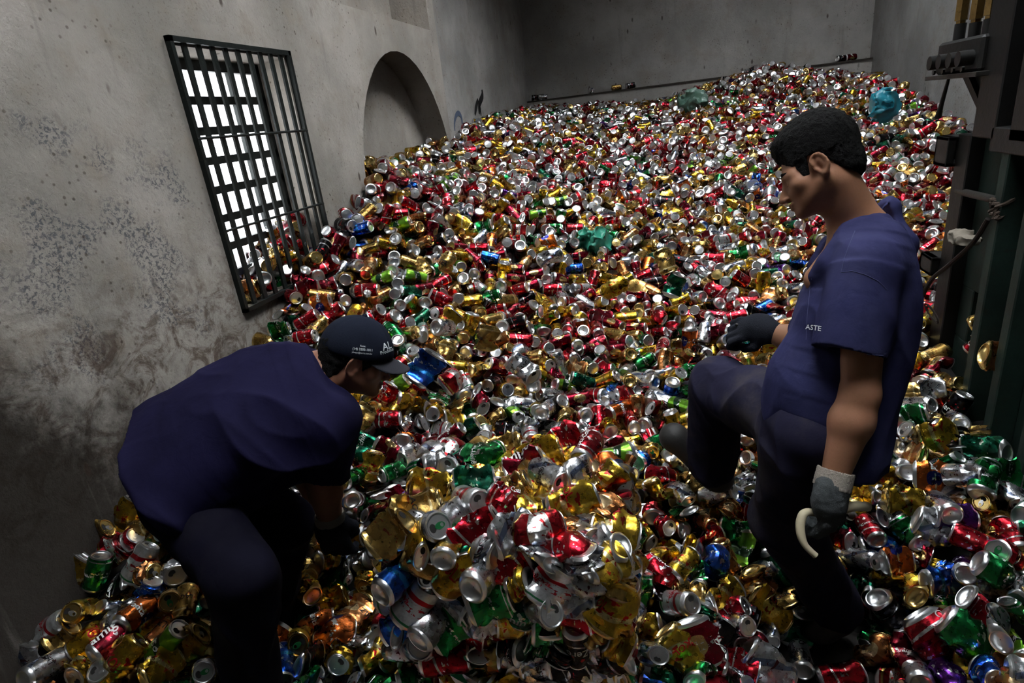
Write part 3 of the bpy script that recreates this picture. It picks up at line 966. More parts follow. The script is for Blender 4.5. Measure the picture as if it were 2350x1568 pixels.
def bodyB(p):
    f = head_parts(p, B['head'], RB)
    nk = B['head'] + RB @ np.array([-0.022, 0, -0.050]) * HS
    f = smin(f, rcone(p, nk, B['neck'], 0.057, 0.070), 0.03)
    f = smin(f, loft(p, torsoB(-0.045)), 0.05)
    for s in 'LR':
        f = smin(f, rcone(p, B['sh' + s], B['el' + s], 0.050, 0.042), 0.03)
        d = B['wr' + s] - B['el' + s]
        f = smin(f, rcone(p, B['el' + s], B['el' + s] + d * 0.3, 0.043, 0.044), 0.015)
        f = smin(f, rcone(p, B['el' + s] + d * 0.3, B['wr' + s] + d * 0.1, 0.044, 0.032), 0.02)
        f = smin(f, rcone(p, B['hip' + s], B['kn' + s], 0.075, 0.05), 0.03)
        f = smin(f, rcone(p, B['kn' + s], B['an' + s], 0.048, 0.038), 0.02)
    return f
def shirtB(p):
    f = loft(p, torsoB(0.012), 2.15)
    f = smin(f, rcone(p, B['neck'] - axB * 0.045, B['shR'], 0.070, 0.070), 0.07)
    f = smin(f, rcone(p, B['neck'] - axB * 0.055, B['shL'], 0.066, 0.055), 0.07)
    # cloth that sags under the belly down to the hem
    f = smin(f, rcone(p, at(470, 1090, 1.55), at(640, 1055, 1.62), 0.090, 0.07), 0.06)
    f = smin(f, rcone(p, at(400, 1095, 1.52), at(540, 1130, 1.56), 0.085, 0.06), 0.05)
    sl = at(744, 1092, 1.59); ax = unit(sl - B['shR'])
    sleeve = rcone(p, B['shR'], sl + ax * 0.02, 0.074, 0.056)
    sleeve = np.maximum(sleeve, (p - at(744, 1094, 1.585)) @ unit(ax + IR * 0.1))
    sleeve = smax(sleeve, -rcone(p, B['shR'] + ax * 0.07, B['elR'] + ax * 0.05, 0.046, 0.048), 0.006)
    f = smin(f, sleeve, 0.025)
    axl = unit(B['elL'] - B['shL'])
    f = smin(f, rcone(p, B['shL'], B['elL'] - axl * 0.05, 0.072, 0.066), 0.03)
    f = smax(f, -rcone(p, B['neck'] + (B['head'] - B['neck']) * 0.05, B['neck'] + (B['head'] - B['neck']) * 1.2, 0.078, 0.11), 0.01)
    hem = -(p - at(330, 1080, 1.5)) @ unit(axB * 0.55 - ID * 0.75) - 0.025
    hem = (p - at(470, 1188, 1.50)) @ unit(ID * 0.93 - IR * 0.30)
    f = smax(f, hem, 0.006)
    lo_ = np.clip(((p - at(560, 880, 1.6)) @ ID) / 0.2, 0, 1)
    k = (0.008 + 0.018 * lo_) * folds(p, IR * 0.87 + ID * 0.5, 7.5, 31, 0.16) + 0.005 * folds(p, IR * 0.75 + ID * 0.65, 15, 33, 0.14)
    return f - k + 0.009
def trousersB(p):
    f = rcone(p, B['hipR'], B['hipL'], 0.098, 0.105)
    f = smin(f, rcone(p, B['hipR'] , B['knR'], 0.098, 0.070), 0.04)
    f = smin(f, rcone(p, B['knR'], B['anR'], 0.070, 0.062), 0.03)
    f = smin(f, rcone(p, B['hipL'], B['knL'], 0.11, 0.082), 0.05)
    f = smin(f, rcone(p, B['knL'], B['anL'], 0.082, 0.072), 0.03)
    k = 0.014 * folds(p, IR * 0.8 + ID * 0.6, 9, 41, 0.3) + 0.008 * folds(p, ID * 0.9 + IR * 0.2, 14, 42, 0.3)
    return f - k + 0.007
lo, hi = bounds([B[k] for k in B], 0.15)
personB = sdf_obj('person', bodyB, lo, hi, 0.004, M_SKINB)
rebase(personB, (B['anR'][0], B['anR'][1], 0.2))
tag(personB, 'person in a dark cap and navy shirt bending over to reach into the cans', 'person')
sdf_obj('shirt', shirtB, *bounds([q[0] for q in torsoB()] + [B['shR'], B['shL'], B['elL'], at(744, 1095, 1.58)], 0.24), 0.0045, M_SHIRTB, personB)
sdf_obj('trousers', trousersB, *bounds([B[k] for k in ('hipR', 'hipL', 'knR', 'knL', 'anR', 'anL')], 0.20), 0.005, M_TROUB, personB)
def hairB(p):
    q = (p - B['head']) @ RB / HS
    f = ell(q, (-0.014, 0, 0.036), (0.107, 0.083, 0.097))
    f = smin(f, ell(q, (-0.068, 0, -0.035), (0.048, 0.066, 0.075)), 0.02)
    line = np.interp(q[:, 0], [-0.12, -0.085, -0.045, -0.030, -0.018, 0.016, 0.024, 0.044, 0.052, 0.066, 0.09],
                     [-0.115, -0.105, -0.060, -0.010, 0.032, 0.034, -0.026, -0.024, 0.018, 0.044, 0.060])
    f = smax(f, (line - q[:, 2]) * 0.75, 0.005)
    return f * HS - 0.011 * (vnoise(q * 70, 13) * 0.6 + vnoise(q * 150, 14) * 0.4 - 0.45)
sdf_obj('hair', hairB, B['head'] - 0.18, B['head'] + 0.18, 0.0028, M_HAIR, personB)
def capB(p):
    q = (p - B['head']) @ RB / HS
    f = ell(q, (-0.004, 0, 0.058), (0.110, 0.089, 0.092))
    f = smin(f, ell(q, (0.002, 0, 0.045), (0.108, 0.090, 0.050)), 0.03)
    f = smax(f, (0.028 - 0.10 * q[:, 0] * (q[:, 0] < 0) * 0 - q[:, 2]), 0.004)
    an_ = np.arctan2(q[:, 1], q[:, 0])
    f = f + 0.0012 * np.exp(-(np.abs(((an_ / (math.pi / 3)) % 1) - 0.5) * 14) ** 2) - 0.003 * vnoise(q * 24, 8)
    return smax(f, -ell(q, (-0.004, 0, 0.020), (0.103, 0.082, 0.05)), 0.004) * HS
cap_o = sdf_obj('cap', capB, B['head'] - 0.19, B['head'] + 0.19, 0.0026, M_CAP, personB)
def billB(p):
    q = (p - B['head']) @ RB / HS
    x = q[:, 0]; y = q[:, 1]
    zc = 0.040 - 1.0 * (x - 0.09) * 0.30 - 5.5 * y * y
    f = np.abs(q[:, 2] - zc) * 0.9 - 0.003
    out = np.sqrt(((x - 0.075) / 0.108) ** 2 + (y / 0.084) ** 2) - 1
    f = smax(f, out * 0.08, 0.003)
    return np.maximum(f, -(np.sqrt(((x + 0.004) / 0.104) ** 2 + (y / 0.085) ** 2) - 1) * 0.08)
sdf_obj('cap_peak', billB, B['head'] - 0.23, B['head'] + 0.23, 0.0026, M_BILL, personB)
btn = B['head'] + RB @ np.array([-0.004, 0, 0.151]) * HS
sdf_obj('cap_button', lambda p: ell(p, btn, (0.008, 0.008, 0.008)), btn - 0.015, btn + 0.015, 0.0015, M_CAP, personB)
rr = unit(IR * 0.995 + ID * 0.10); uu = unit(-ID + IR * 0.10)
letter_on('cap_lettering', 'Fone:', at(833, 794.5, 1.6), rr, uu, 0.0145, capB, M_PRINT, personB, 0.01, 0, 0.0012)
letter_on('cap_lettering', '(14) 3203-1811', at(832, 803, 1.6), rr, uu, 0.053, capB, M_PRINT, personB, 0.015, 0, 0.0012)
letter_on('cap_lettering', 'jdsepp@terra.com.br', at(831, 811, 1.6), rr, uu, 0.055, capB, M_PRINT, personB, 0.01, 0, 0.0012)
letter_on('cap_lettering', 'AL', at(897, 794, 1.6), unit(IR * 0.86 - ID * 0.24 + FW * 0.4), uu, 0.034, capB, M_PRINT, personB, 0.01, 0, 0.0012, -unit(FW * 0.8 - IR * 0.5))
letter_on('cap_lettering', 'Produtos', at(899, 806, 1.6), unit(IR * 0.86 - ID * 0.24 + FW * 0.4), uu, 0.05, capB, M_PRINT, personB, 0.01, 0, 0.0012, -unit(FW * 0.8 - IR * 0.5))
handB = at(762, 1222, 1.70)
RHB = frame(unit(ID * 0.9 + IR * 0.12 + FW * 0.4), unit(-FW * 0.9 + IR * 0.1 + ID * 0.3))
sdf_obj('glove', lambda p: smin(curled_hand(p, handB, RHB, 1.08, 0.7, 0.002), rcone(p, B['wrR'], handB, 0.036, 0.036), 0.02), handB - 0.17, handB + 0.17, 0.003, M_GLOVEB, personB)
b0, b1 = at(756, 1183, 1.68), at(759, 1197, 1.685); bax = unit(b1 - b0)
def cuffB(p):
    f = np.maximum(rcone(p, b0, b1, 0.041, 0.041), np.maximum((b0 - p) @ bax - 0.004, (p - b1) @ bax))
    return f - 0.002 * vnoise(p * 200, 2)
sdf_obj('glove_cuff', cuffB, b0 - 0.07, b0 + 0.07, 0.0026, M_CUFF, personB)
hL = B['wrL'] + unit(B['wrL'] - B['elL']) * 0.05
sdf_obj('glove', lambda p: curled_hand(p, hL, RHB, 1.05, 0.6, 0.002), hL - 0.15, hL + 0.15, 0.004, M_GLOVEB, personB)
# ------------------------------------------------------------------ drink cans: shape
CR, CH = 0.033, 0.122
SEED = 11
class Crush:
    """one crumpled can as a map from the intact can to its dented shape."""
    def __init__(self, rng, kind):
        self.kind = kind
        self.nd = {'round': rng.integers(0, 2), 'dent': rng.integers(1, 4), 'bent': rng.integers(1, 4), 'flat': rng.integers(2, 5), 'short': rng.integers(1, 4)}[kind]
        self.d = [(rng.uniform(-math.pi, math.pi), rng.uniform(0.2, 0.8), rng.uniform(0.5, 1.0), rng.uniform(0.22, 0.45),
                   rng.uniform(0.2, 0.55) * (0.6 if kind == 'round' else 1.0)) for _ in range(self.nd)]
        self.sx = {'round': 1.0, 'dent': rng.uniform(0.75, 1.0), 'bent': rng.uniform(0.55, 0.9), 'flat': rng.uniform(0.28, 0.5), 'short': rng.uniform(0.8, 1.0)}[kind]
        self.endflat = {'round': 0.0, 'dent': 0.15, 'bent': 0.3, 'flat': rng.uniform(0.25, 0.75), 'short': 0.1}[kind]
        self.ra = rng.uniform(0, math.pi)
        self.amp = {'round': 0.015, 'dent': 0.08, 'bent': 0.19, 'flat': 0.26, 'short': 0.32}[kind]
        self.lat = rng.uniform(-1, 1, (9, 7)); self.lat2 = rng.uniform(-1, 1, (17, 13))
        self.cz = {'round': 1.0, 'dent': rng.uniform(0.9, 1.0), 'bent': rng.uniform(0.8, 1.0), 'flat': rng.uniform(0.75, 1.0), 'short': rng.uniform(0.38, 0.65)}[kind]
        self.tw = {'round': 0, 'dent': rng.uniform(-.3, .3), 'bent': rng.uniform(-.6, .6), 'flat': rng.uniform(-.5, .5), 'short': rng.uniform(-.8, .8)}[kind]
        self.beta = {'round': 0, 'dent': rng.uniform(-.2, .2), 'bent': rng.choice([-1, 1]) * rng.uniform(0.5, 1.5), 'flat': rng.uniform(-.8, .8), 'short': rng.uniform(-.4, .4)}[kind]
        self.ks = rng.uniform(0.35, 0.65)
        t = np.linspace(0, 1, 65)
        s = np.clip((t - self.ks + 0.16) / 0.32, 0, 1); s = s * s * (3 - 2 * s)
        phi = self.beta * (s - 0.5)
        dz = CH * self.cz / 64
        self.T = t; self.PHI = phi
        self.CX = np.concatenate([[0], np.cumsum(np.sin((phi[1:] + phi[:-1]) / 2) * dz)])
        self.CZ = np.concatenate([[0], np.cumsum(np.cos((phi[1:] + phi[:-1]) / 2) * dz)])
        self.CX -= self.CX.mean(); self.CZ -= self.CZ.mean()
    def __call__(self, p):
        x, y, z = p[:, 0], p[:, 1], p[:, 2]
        t = np.clip(z / CH, 0, 1)
        th = np.arctan2(y, x); rho = np.sqrt(x * x + y * y) / CR
        e = np.clip(t / 0.16, 0, 1) * np.clip((1 - t) / 0.16, 0, 1)
        s = 0
        for a, tk, wa, wt, dp in self.d:
            da = np.abs((th - a + math.pi) % (2 * math.pi) - math.pi)
            s = s + dp * np.maximum(0, 1 - np.sqrt((da / wa) ** 2 + ((t - tk) / wt) ** 2))
        g = (th + math.pi) / (2 * math.pi) * 8; gi = np.clip(np.floor(g).astype(int), 0, 7); gf = g - gi
        h = t * 6; hi_ = np.clip(np.floor(h).astype(int), 0, 5); hf = h - hi_
        L = self.lat.copy(); L[8] = L[0]
        n = (L[gi, hi_] * (1 - gf) + L[gi + 1, hi_] * gf) * (1 - hf) + (L[gi, hi_ + 1] * (1 - gf) + L[gi + 1, hi_ + 1] * gf) * hf
        g = (th + math.pi) / (2 * math.pi) * 16; gi = np.clip(np.floor(g).astype(int), 0, 15); gf = g - gi
        h = t * 12; hi_ = np.clip(np.floor(h).astype(int), 0, 11); hf = h - hi_
        L = self.lat2.copy(); L[16] = L[0]
        n = n + 0.55 * ((L[gi, hi_] * (1 - gf) + L[gi + 1, hi_] * gf) * (1 - hf) + (L[gi, hi_ + 1] * (1 - gf) + L[gi + 1, hi_ + 1] * gf) * hf)
        k = np.clip(1 - np.minimum(s, 0.8) * e + self.amp * n * e, 0.12, 1.35)
        x = x * k; y = y * k
        c, q = math.cos(self.ra), math.sin(self.ra)
        u = x * c + y * q; v = -x * q + y * c
        w = self.endflat + (1 - self.endflat) * e
        u = u * (1 - (1 - self.sx) * w); v = v * (1 + (1 - self.sx) * 0.45 * w)
        tw = self.tw * (t - 0.5)
        ct, st_ = np.cos(tw), np.sin(tw)
        u, v = u * ct - v * st_, u * st_ + v * ct
        ex = z - t * CH
        ph = np.interp(t, self.T, self.PHI); cx = np.interp(t, self.T, self.CX); cz = np.interp(t, self.T, self.CZ)
        return np.stack([cx + u * np.cos(ph) + ex * np.sin(ph), v, cz - u * np.sin(ph) + ex * np.cos(ph)], 1)

def lathe(prof, n, seam=False):
    """prof: [(r, z)] -> verts, quads, uv per vert"""
    m = n + 1 if seam else n
    v, uv = [], []
    for r, z in prof:
        for k in range(m):
            a = 2 * math.pi * k / n - math.pi
            v.append((r * math.cos(a), r * math.sin(a), z)); uv.append((k / n, z / CH))
    f = []
    for i in range(len(prof) - 1):
        for k in range(n):
            k2 = k + 1 if seam else (k + 1) % n
            f.append((i * m + k, i * m + k2, (i + 1) * m + k2, (i + 1) * m + k))
    return np.array(v), np.array(f), np.array(uv)

def profile_body(nt):
    return [(CR, 0.011 + (0.105 - 0.011) * i / nt) for i in range(nt + 1)] + [(0.0312, 0.1095), (0.0288, 0.1145)]
BASE_NEAR = [(CR, 0.011), (0.0318, 0.0065), (0.0285, 0.0022), (0.0262, 0.0002), (0.0244, 0.0006), (0.0232, 0.0030), (0.0205, 0.0058), (0.0150, 0.0084), (0.0080, 0.0098), (0.0012, 0.0103)][::-1]
LID_NEAR = [(0.0288, 0.1145), (0.0268, 0.1175), (0.0272, 0.1192), (0.0268, 0.1204), (0.0256, 0.1204), (0.0247, 0.1192), (0.0240, 0.1155), (0.0228, 0.1150), (0.0220, 0.1168), (0.0150, 0.1170), (0.0015, 0.1171)]
BASE_FAR = [(CR, 0.011), (0.0275, 0.0010), (0.0243, 0.0008), (0.0200, 0.0060), (0.0020, 0.0100)][::-1]
LID_FAR = [(0.0288, 0.1145), (0.0268, 0.1190), (0.0250, 0.1202), (0.0238, 0.1156), (0.0020, 0.1168)]

def mouth(n=10):  # flat disc whose dark colour paints the shade of the opening
    v = [(0.0125 + 0.0072 * math.cos(2 * math.pi * k / n), 0.0095 * math.sin(2 * math.pi * k / n), 0.11755) for k in range(n)]
    return np.array(v), [tuple(range(n))]
def tab_mesh():
    """stamped ring pull with a finger hole."""
    n = 14; v, f = [], []
    for z in (0.1180, 0.1190):
        for k in range(n):
            a = 2 * math.pi * k / n
            v.append((-0.0035 + 0.0115 * math.cos(a), 0.0072 * math.sin(a) * (1.0 if math.cos(a) < 0.3 else 0.92), z))
        for k in range(n):
            a = 2 * math.pi * k / n
            v.append((-0.0085 + 0.0042 * math.cos(a), 0.0042 * math.sin(a), z))
    for k in range(n):
        k2 = (k + 1) % n
        f += [(2 * n + k, 2 * n + k2, 3 * n + k2, 3 * n + k), (k, n + k, n + k2, k2), (k, k2, 2 * n + k2, 2 * n + k), (n + k, 3 * n + k, 3 * n + k2, n + k2)]
    return np.array(v), np.array(f)

# ------------------------------------------------------------------ printed aluminium
def ink(name, base, layers=(), rough=0.27, metal=0.95):
    t = NT(name, rough=rough, metal=metal, spec=0.5)
    sx = t.n('SeparateXYZ'); t.l(t.co('UV'), sx.inputs[0])
    u, v = sx.outputs[0], sx.outputs[1]
    c = base
    def lt(a, b):
        return t.math('LESS_THAN', a, b)
    for L in layers:
        k = L[0]
        if k == 'band':
            m = t.math('MULTIPLY', t.math('GREATER_THAN', v, L[1]), lt(v, L[2]))
        elif k == 'wave':
            w = t.math('MULTIPLY', t.math('SINE', t.math('MULTIPLY_ADD', u, 6.2832 * L[3], L[5])), L[2])
            m = lt(t.math('ABSOLUTE', t.math('SUBTRACT', v, t.math('ADD', w, L[1]))), L[4])
        elif k == 'oval':
            uu = t.math('DIVIDE', t.math('SUBTRACT', t.math('ABSOLUTE', t.math('SUBTRACT', t.math('FRACT', t.math('MULTIPLY', u, 2.0)), 0.0)), 0.5), L[3])
            vv = t.math('DIVIDE', t.math('SUBTRACT', v, L[2]), L[4])
            m = lt(t.math('ADD', t.math('MULTIPLY', uu, uu), t.math('MULTIPLY', vv, vv)), 1.0)
        elif k == 'script':
            nz = t.noise(L[3], 2, 0.5, t.scaled(1.6, 1.0, 1.0, 'UV'))
            m = t.math('MULTIPLY', t.math('GREATER_THAN', nz, L[4]), lt(t.math('ABSOLUTE', t.math('SUBTRACT', v, L[1])), L[2]))
        elif k == 'slant':
            w = t.math('FRACT', t.math('MULTIPLY_ADD', u, L[1], t.math('MULTIPLY', v, L[2])))
            m = lt(w, L[3])
        c = t.mix(m, c, L[-1])
    t.color(t.mix(t.math('MULTIPLY', t.ramp(t.noise(22.0, 4, 0.65), 0.40, 0.72), 0.55), c, (0.045, 0.036, 0.028)))     # dirt
    nz = t.math('ADD', t.noise(75.0, 3, 0.6), t.math('MULTIPLY', t.vor(70.0), 0.8))
    t.bump(nz, 0.16, 0.004)
    t.put(t.b.inputs['Roughness'], t.math('MULTIPLY_ADD', t.noise(30.0, 3, 0.6), 0.22, rough - 0.10))
    return t.m

_al = NT('bare_aluminium', rough=0.29, metal=1.0)
_al.color(_al.mix(_al.noise(40.0, 3), (0.58, 0.59, 0.61), (0.84, 0.85, 0.86)))
_al.bump(_al.noise(90.0, 2), 0.05, 0.003)
M_ALU = _al.m
_al = NT('gold_lacquered_aluminium', rough=0.26, metal=1.0)
_al.color(_al.mix(_al.noise(40.0, 3), (0.60, 0.42, 0.13), (0.80, 0.60, 0.26)))
M_ALUG = _al.m
M_SHADE = plain('painted_gap_shade', (0.008, 0.007, 0.006), 0.8)  # near-black stands in for shade in can mouths and between cans
WHT = (0.80, 0.80, 0.78); RED = (0.40, 0.008, 0.020); SIL = (0.55, 0.56, 0.58)
#  key: (colour word, material, [lettering], lettering colour, gold lid)
M_INKW = plain('white_ink', (0.82, 0.82, 0.80), 0.45, 0.2, var=0.03)
M_INKR = plain('red_ink', (0.40, 0.006, 0.012), 0.4, 0.5, var=0.03)
M_INKD = plain('dark_ink', (0.012, 0.012, 0.014), 0.4, 0.4, var=0.03)
M_INKG = plain('green_ink', (0.01, 0.14, 0.04), 0.4, 0.4, var=0.03)
D = {
 'skol':   ('yellow gold', ink('yellow_gold_print', (0.50, 0.315, 0.028), [('wave', 0.5, 0.16, 1, 0.05, 0.6, (0.62, 0.52, 0.24)), ('script', 0.5, 0.16, 9.0, 0.60, (0.42, 0.012, 0.012))]), ['SKOL'], M_INKR, False),
 'gold':   ('plain gold', ink('gold_print', (0.44, 0.275, 0.075), [('band', 0.78, 0.83, (0.75, 0.60, 0.30)), ('script', 0.45, 0.08, 14.0, 0.6, (0.30, 0.05, 0.02))]), ['LAGER'], M_INKD, True),
 'mustard': ('mustard yellow', ink('mustard_print', (0.46, 0.26, 0.014), [('oval', 0, 0.5, 0.22, 0.2, (0.55, 0.40, 0.07)), ('script', 0.5, 0.1, 11.0, 0.58, (0.28, 0.03, 0.0))]), ['SKOL'], M_INKR, False),
 'coke':   ('red', ink('red_print', RED, [('wave', 0.32, 0.08, 1, 0.022, 1.0, WHT), ('script', 0.58, 0.13, 10.0, 0.61, WHT)]), ['Coca-Cola'], M_INKW, False),
 'brahma': ('red and white', ink('red_white_print', (0.38, 0.012, 0.02), [('band', 0.34, 0.62, WHT), ('script', 0.48, 0.10, 13.0, 0.57, (0.45, 0.01, 0.02)), ('band', 0.12, 0.17, (0.6, 0.45, 0.12))]), ['BRAHMA'], M_INKR, False),
 'crimson': ('dark crimson', ink('crimson_print', (0.20, 0.006, 0.020), [('oval', 0, 0.5, 0.17, 0.22, (0.60, 0.42, 0.16)), ('script', 0.52, 0.1, 12.0, 0.6, WHT)]), ['amigo'], M_INKW, False),
 'silver': ('silver', ink('silver_print', SIL, [('slant', 2.0, 0.6, 0.12, (0.16, 0.20, 0.30)), ('script', 0.5, 0.1, 12.0, 0.6, (0.10, 0.02, 0.03))]), ['LIGHT'], M_INKD, False),
 'white':  ('white', ink('white_print_can', (0.60, 0.61, 0.62), [('wave', 0.68, 0.05, 1, 0.05, 0.8, (0.48, 0.012, 0.02)), ('script', 0.45, 0.10, 13.0, 0.58, (0.40, 0.02, 0.03)), ('band', 0.1, 0.14, (0.03, 0.20, 0.08))], 0.3, 0.85), ['Itaipava'], M_INKR, False),
 'green':  ('green', ink('green_print', (0.012, 0.22, 0.055), [('oval', 0, 0.52, 0.25, 0.15, (0.005, 0.07, 0.02)), ('script', 0.52, 0.06, 14.0, 0.56, WHT), ('band', 0.85, 0.88, SIL)]), ['Heineken'], M_INKW, False),
 'dgreen': ('dark green', ink('dark_green_print', (0.006, 0.10, 0.055), [('slant', 1.0, 1.2, 0.25, (0.02, 0.20, 0.10)), ('script', 0.5, 0.1, 10.0, 0.61, (0.70, 0.75, 0.6))]), ['Schin'], M_INKW, False),
 'lime':   ('lime green', ink('lime_print', (0.19, 0.46, 0.035), [('wave', 0.5, 0.12, 1, 0.12, 0.3, (0.010, 0.05, 0.02)), ('script', 0.5, 0.07, 12.0, 0.56, WHT)], 0.3, 0.85), ['Soda'], M_INKW, False),
 'blue':   ('blue', ink('blue_print', (0.010, 0.075, 0.42), [('wave', 0.36, 0.06, 1, 0.05, 2.0, (0.02, 0.22, 0.60)), ('script', 0.62, 0.09, 11.0, 0.60, WHT)]), ['pepsi'], M_INKW, False),
 'orange': ('orange', ink('orange_print', (0.52, 0.12, 0.02), [('oval', 0, 0.5, 0.20, 0.2, (0.02, 0.03, 0.22)), ('script', 0.5, 0.09, 12.0, 0.56, WHT)]), ['Fanta'], M_INKW, False),
 'black':  ('black', ink('black_print', (0.012, 0.012, 0.015), [('wave', 0.35, 0.07, 1, 0.02, 1.0, (0.5, 0.5, 0.52)), ('script', 0.58, 0.12, 10.0, 0.61, (0.55, 0.02, 0.03))]), ['Zero'], M_INKW, False),
 'bronze': ('bronze', ink('bronze_print', (0.42, 0.16, 0.05), [('band', 0.3, 0.36, (0.70, 0.45, 0.2)), ('oval', 0, 0.55, 0.2, 0.17, (0.75, 0.55, 0.3))]), ['MALZ'], M_INKD, True),
 'purple': ('purple', ink('purple_print', (0.10, 0.020, 0.22), [('script', 0.5, 0.12, 11.0, 0.6, WHT)]), ['UVA'], M_INKW, False),
}
DK = list(D)
MATS = [D[k][1] for k in DK] + [M_ALU, M_ALUG, M_SHADE]
I_ALU, I_ALUG, I_SHADE = len(DK), len(DK) + 1, len(DK) + 2

def proto(rng, kind, nt, na, near=False):
    cr = Crush(rng, kind)
    v0, f0, uv0 = lathe(profile_body(nt), na, True)
    v1, f1, uv1 = lathe(BASE_NEAR if near else BASE_FAR, na)
    v2, f2, uv2 = lathe(LID_NEAR if near else LID_FAR, na)
    return cr, [(cr(v0), f0, uv0), (cr(v1), f1, uv1), (cr(v2), f2, uv2)]

# ------------------------------------------------------------------ the heap surface
HP = np.array([
 (0,-0.6,.22),(0,0.3,.30),(0,.8,.37),(0,1.05,.52),(0,1.24,.62),(0,1.7,.82),(0,2.09,.94),(0,2.45,1.15),(0,2.81,1.35),(0,3.33,1.54),(-.2,3.6,1.56),(-.2,4.7,1.59),(0,5.15,1.72),(0,6,1.76),(0,7,1.80),(0,8.0,1.84),
 (.5,8,1.80),(1.0,8,1.76),(1.57,8,1.71),(2.18,8,1.85),(2.57,8,1.94),(3.03,8,1.98),(3.5,8,1.82),(3.94,8,1.72),
 (3.94,7.2,1.68),(3.94,6.6,1.62),(3.94,5.5,1.38),(3.94,5.0,1.18),(3.94,4.2,.92),(3.94,3.2,.75),(3.94,2.0,.5),(3.94,0.5,.3),
 (.81,3.97,1.22),(.93,3.3,.87),(1.09,2.45,.50),(.8,6,1.55),(.57,5.1,1.47),(2.23,4.28,.93),(1.9,3.2,.62),(2.9,2.85,.66),(2.65,1.95,.46),(1.7,2.5,.42),(.30,4.05,1.40),(.32,2.87,1.06),(.25,2.47,.94),(3.4,4.7,1.05),(3.6,6.5,1.45),
 (2.0,6.0,1.42),(2.9,6.0,1.38),(2.0,5.1,1.16),(1.3,5.1,1.30),(1.35,4.3,1.06),(3.0,5.3,1.14),(1.4,3.4,.72),(2.6,3.5,.72),(1.0,7,1.66),(2.5,7,1.70),(3.0,7.2,1.74),
 (.45,.6,.36),(.95,.8,.24),(.9,1.6,.33),(1.0,2.0,.40),(.45,1.15,.46),(.45,1.7,.62),(.5,2.2,.78),(.75,1.25,.30),
 (1.4,1.9,.36),(1.8,1.8,.34),(1.85,1.3,.26),(1.85,.9,.20),(2.0,1.05,.16),(2.28,1.40,-.02),(2.2,1.25,.0),(2.2,1.5,-.02),(2.35,1.5,-.02),(2.36,1.36,-.02),(2.12,1.38,.0),(2.25,1.62,.0),(2.12,1.6,.05),(2.5,1.55,.16),(2.02,1.65,.22),(2.3,2.0,.36),(2.6,1.25,.26),(2.8,1.5,.36),(2.5,.9,.12),(2.9,.7,.2),(1.4,.8,.2),(2.1,2.5,.42)])
def _phi(r): return r
_K = np.linalg.norm(HP[:, None, :2] - HP[None, :, :2], axis=2)
_W = np.linalg.solve(np.block([[_K + 0.0 * np.eye(len(HP)) - 0.02 * np.eye(len(HP)), np.ones((len(HP), 1))], [np.ones((1, len(HP))), np.zeros((1, 1))]]), np.append(HP[:, 2], 0))
def heap(xy):
    xy = np.atleast_2d(np.asarray(xy, float))
    r = np.linalg.norm(xy[:, None, :] - HP[None, :, :2], axis=2)
    z = r @ _W[:-1] + _W[-1]
    n = vnoise(np.stack([xy[:, 0] * 3.2, xy[:, 1] * 3.2, 0 * xy[:, 0]], 1), 17) - 0.5
    return np.maximum(z + 0.05 * n, 0.0)
def heap_n(x, y, e=0.05):
    q = heap([(x + e, y), (x - e, y), (x, y + e), (x, y - e)])
    return unit((-(q[0] - q[1]) / (2 * e), -(q[2] - q[3]) / (2 * e), 1.0))
def hit(px, py, lift=0.0):
    r = ray(px, py)
    ts = np.linspace(0.7, 10, 1200)
    P = CAM + ts[:, None] * r
    ok = P[:, 2] < heap(P[:, :2]) + lift
    i = int(np.argmax(ok))
    return P[i]

BX0, BX1, BY0, BY1, BZ = 1.08, 1.66, 1.05, 1.51, 0.77        # the pressed bale
RNG = np.random.default_rng(SEED)
def rand_axis(rng, nrm):
    a = rng.normal(size=3); a -= nrm * (a @ nrm) * 0.55
    if rng.random() < 0.40:
        a = a * 0.45 - FW * rng.choice([-1, 1], p=[0.55, 0.45]) * rng.uniform(0.7, 1.4)
    return unit(a)
def img_axis(th, tau):
    a = math.radians(th)
    return unit(math.cos(tau) * (math.cos(a) * IR - math.sin(a) * ID) - math.sin(tau) * FW)
def basis(axis, face):
    """can frame: z = axis, -x (printed side, u = 0.5 is +x) turned to face."""
    z = unit(axis); f = np.asarray(face, float); f = f - z * (f @ z)
    if np.linalg.norm(f) < 1e-4:
        f = np.cross(z, [1.0, 0.3, 0.2])
    x = unit(f); y = np.cross(z, x)
    return np.stack([x, y, z], 1)

UPPER = dict(skol=10, gold=10, mustard=10, coke=22, brahma=5, crimson=18, silver=14, white=3, green=5, dgreen=3, lime=1.5, blue=2, orange=3, black=6, bronze=6, purple=1)
LOWER = dict(skol=15, gold=10, mustard=8, coke=8, brahma=4, crimson=5, silver=16, white=2, green=9, dgreen=7, lime=1, blue=2.5, orange=2.5, black=9, bronze=4, purple=1)
def pick(rng, w):
    k = list(w); p = np.array([w[q] for q in k], float)
    return k[rng.choice(len(k), p=p / p.sum())]

class Spec: pass
def spec(pos, axis, key, kind, face, scale=1.0):
    s = Spec(); s.pos = np.asarray(pos, float); s.axis = unit(axis); s.key = key; s.kind = kind; s.face = face; s.scale = scale
    s.R = basis(s.axis, face); s.hero = False; s.seed = int(RNG.integers(1 << 30))
    return s

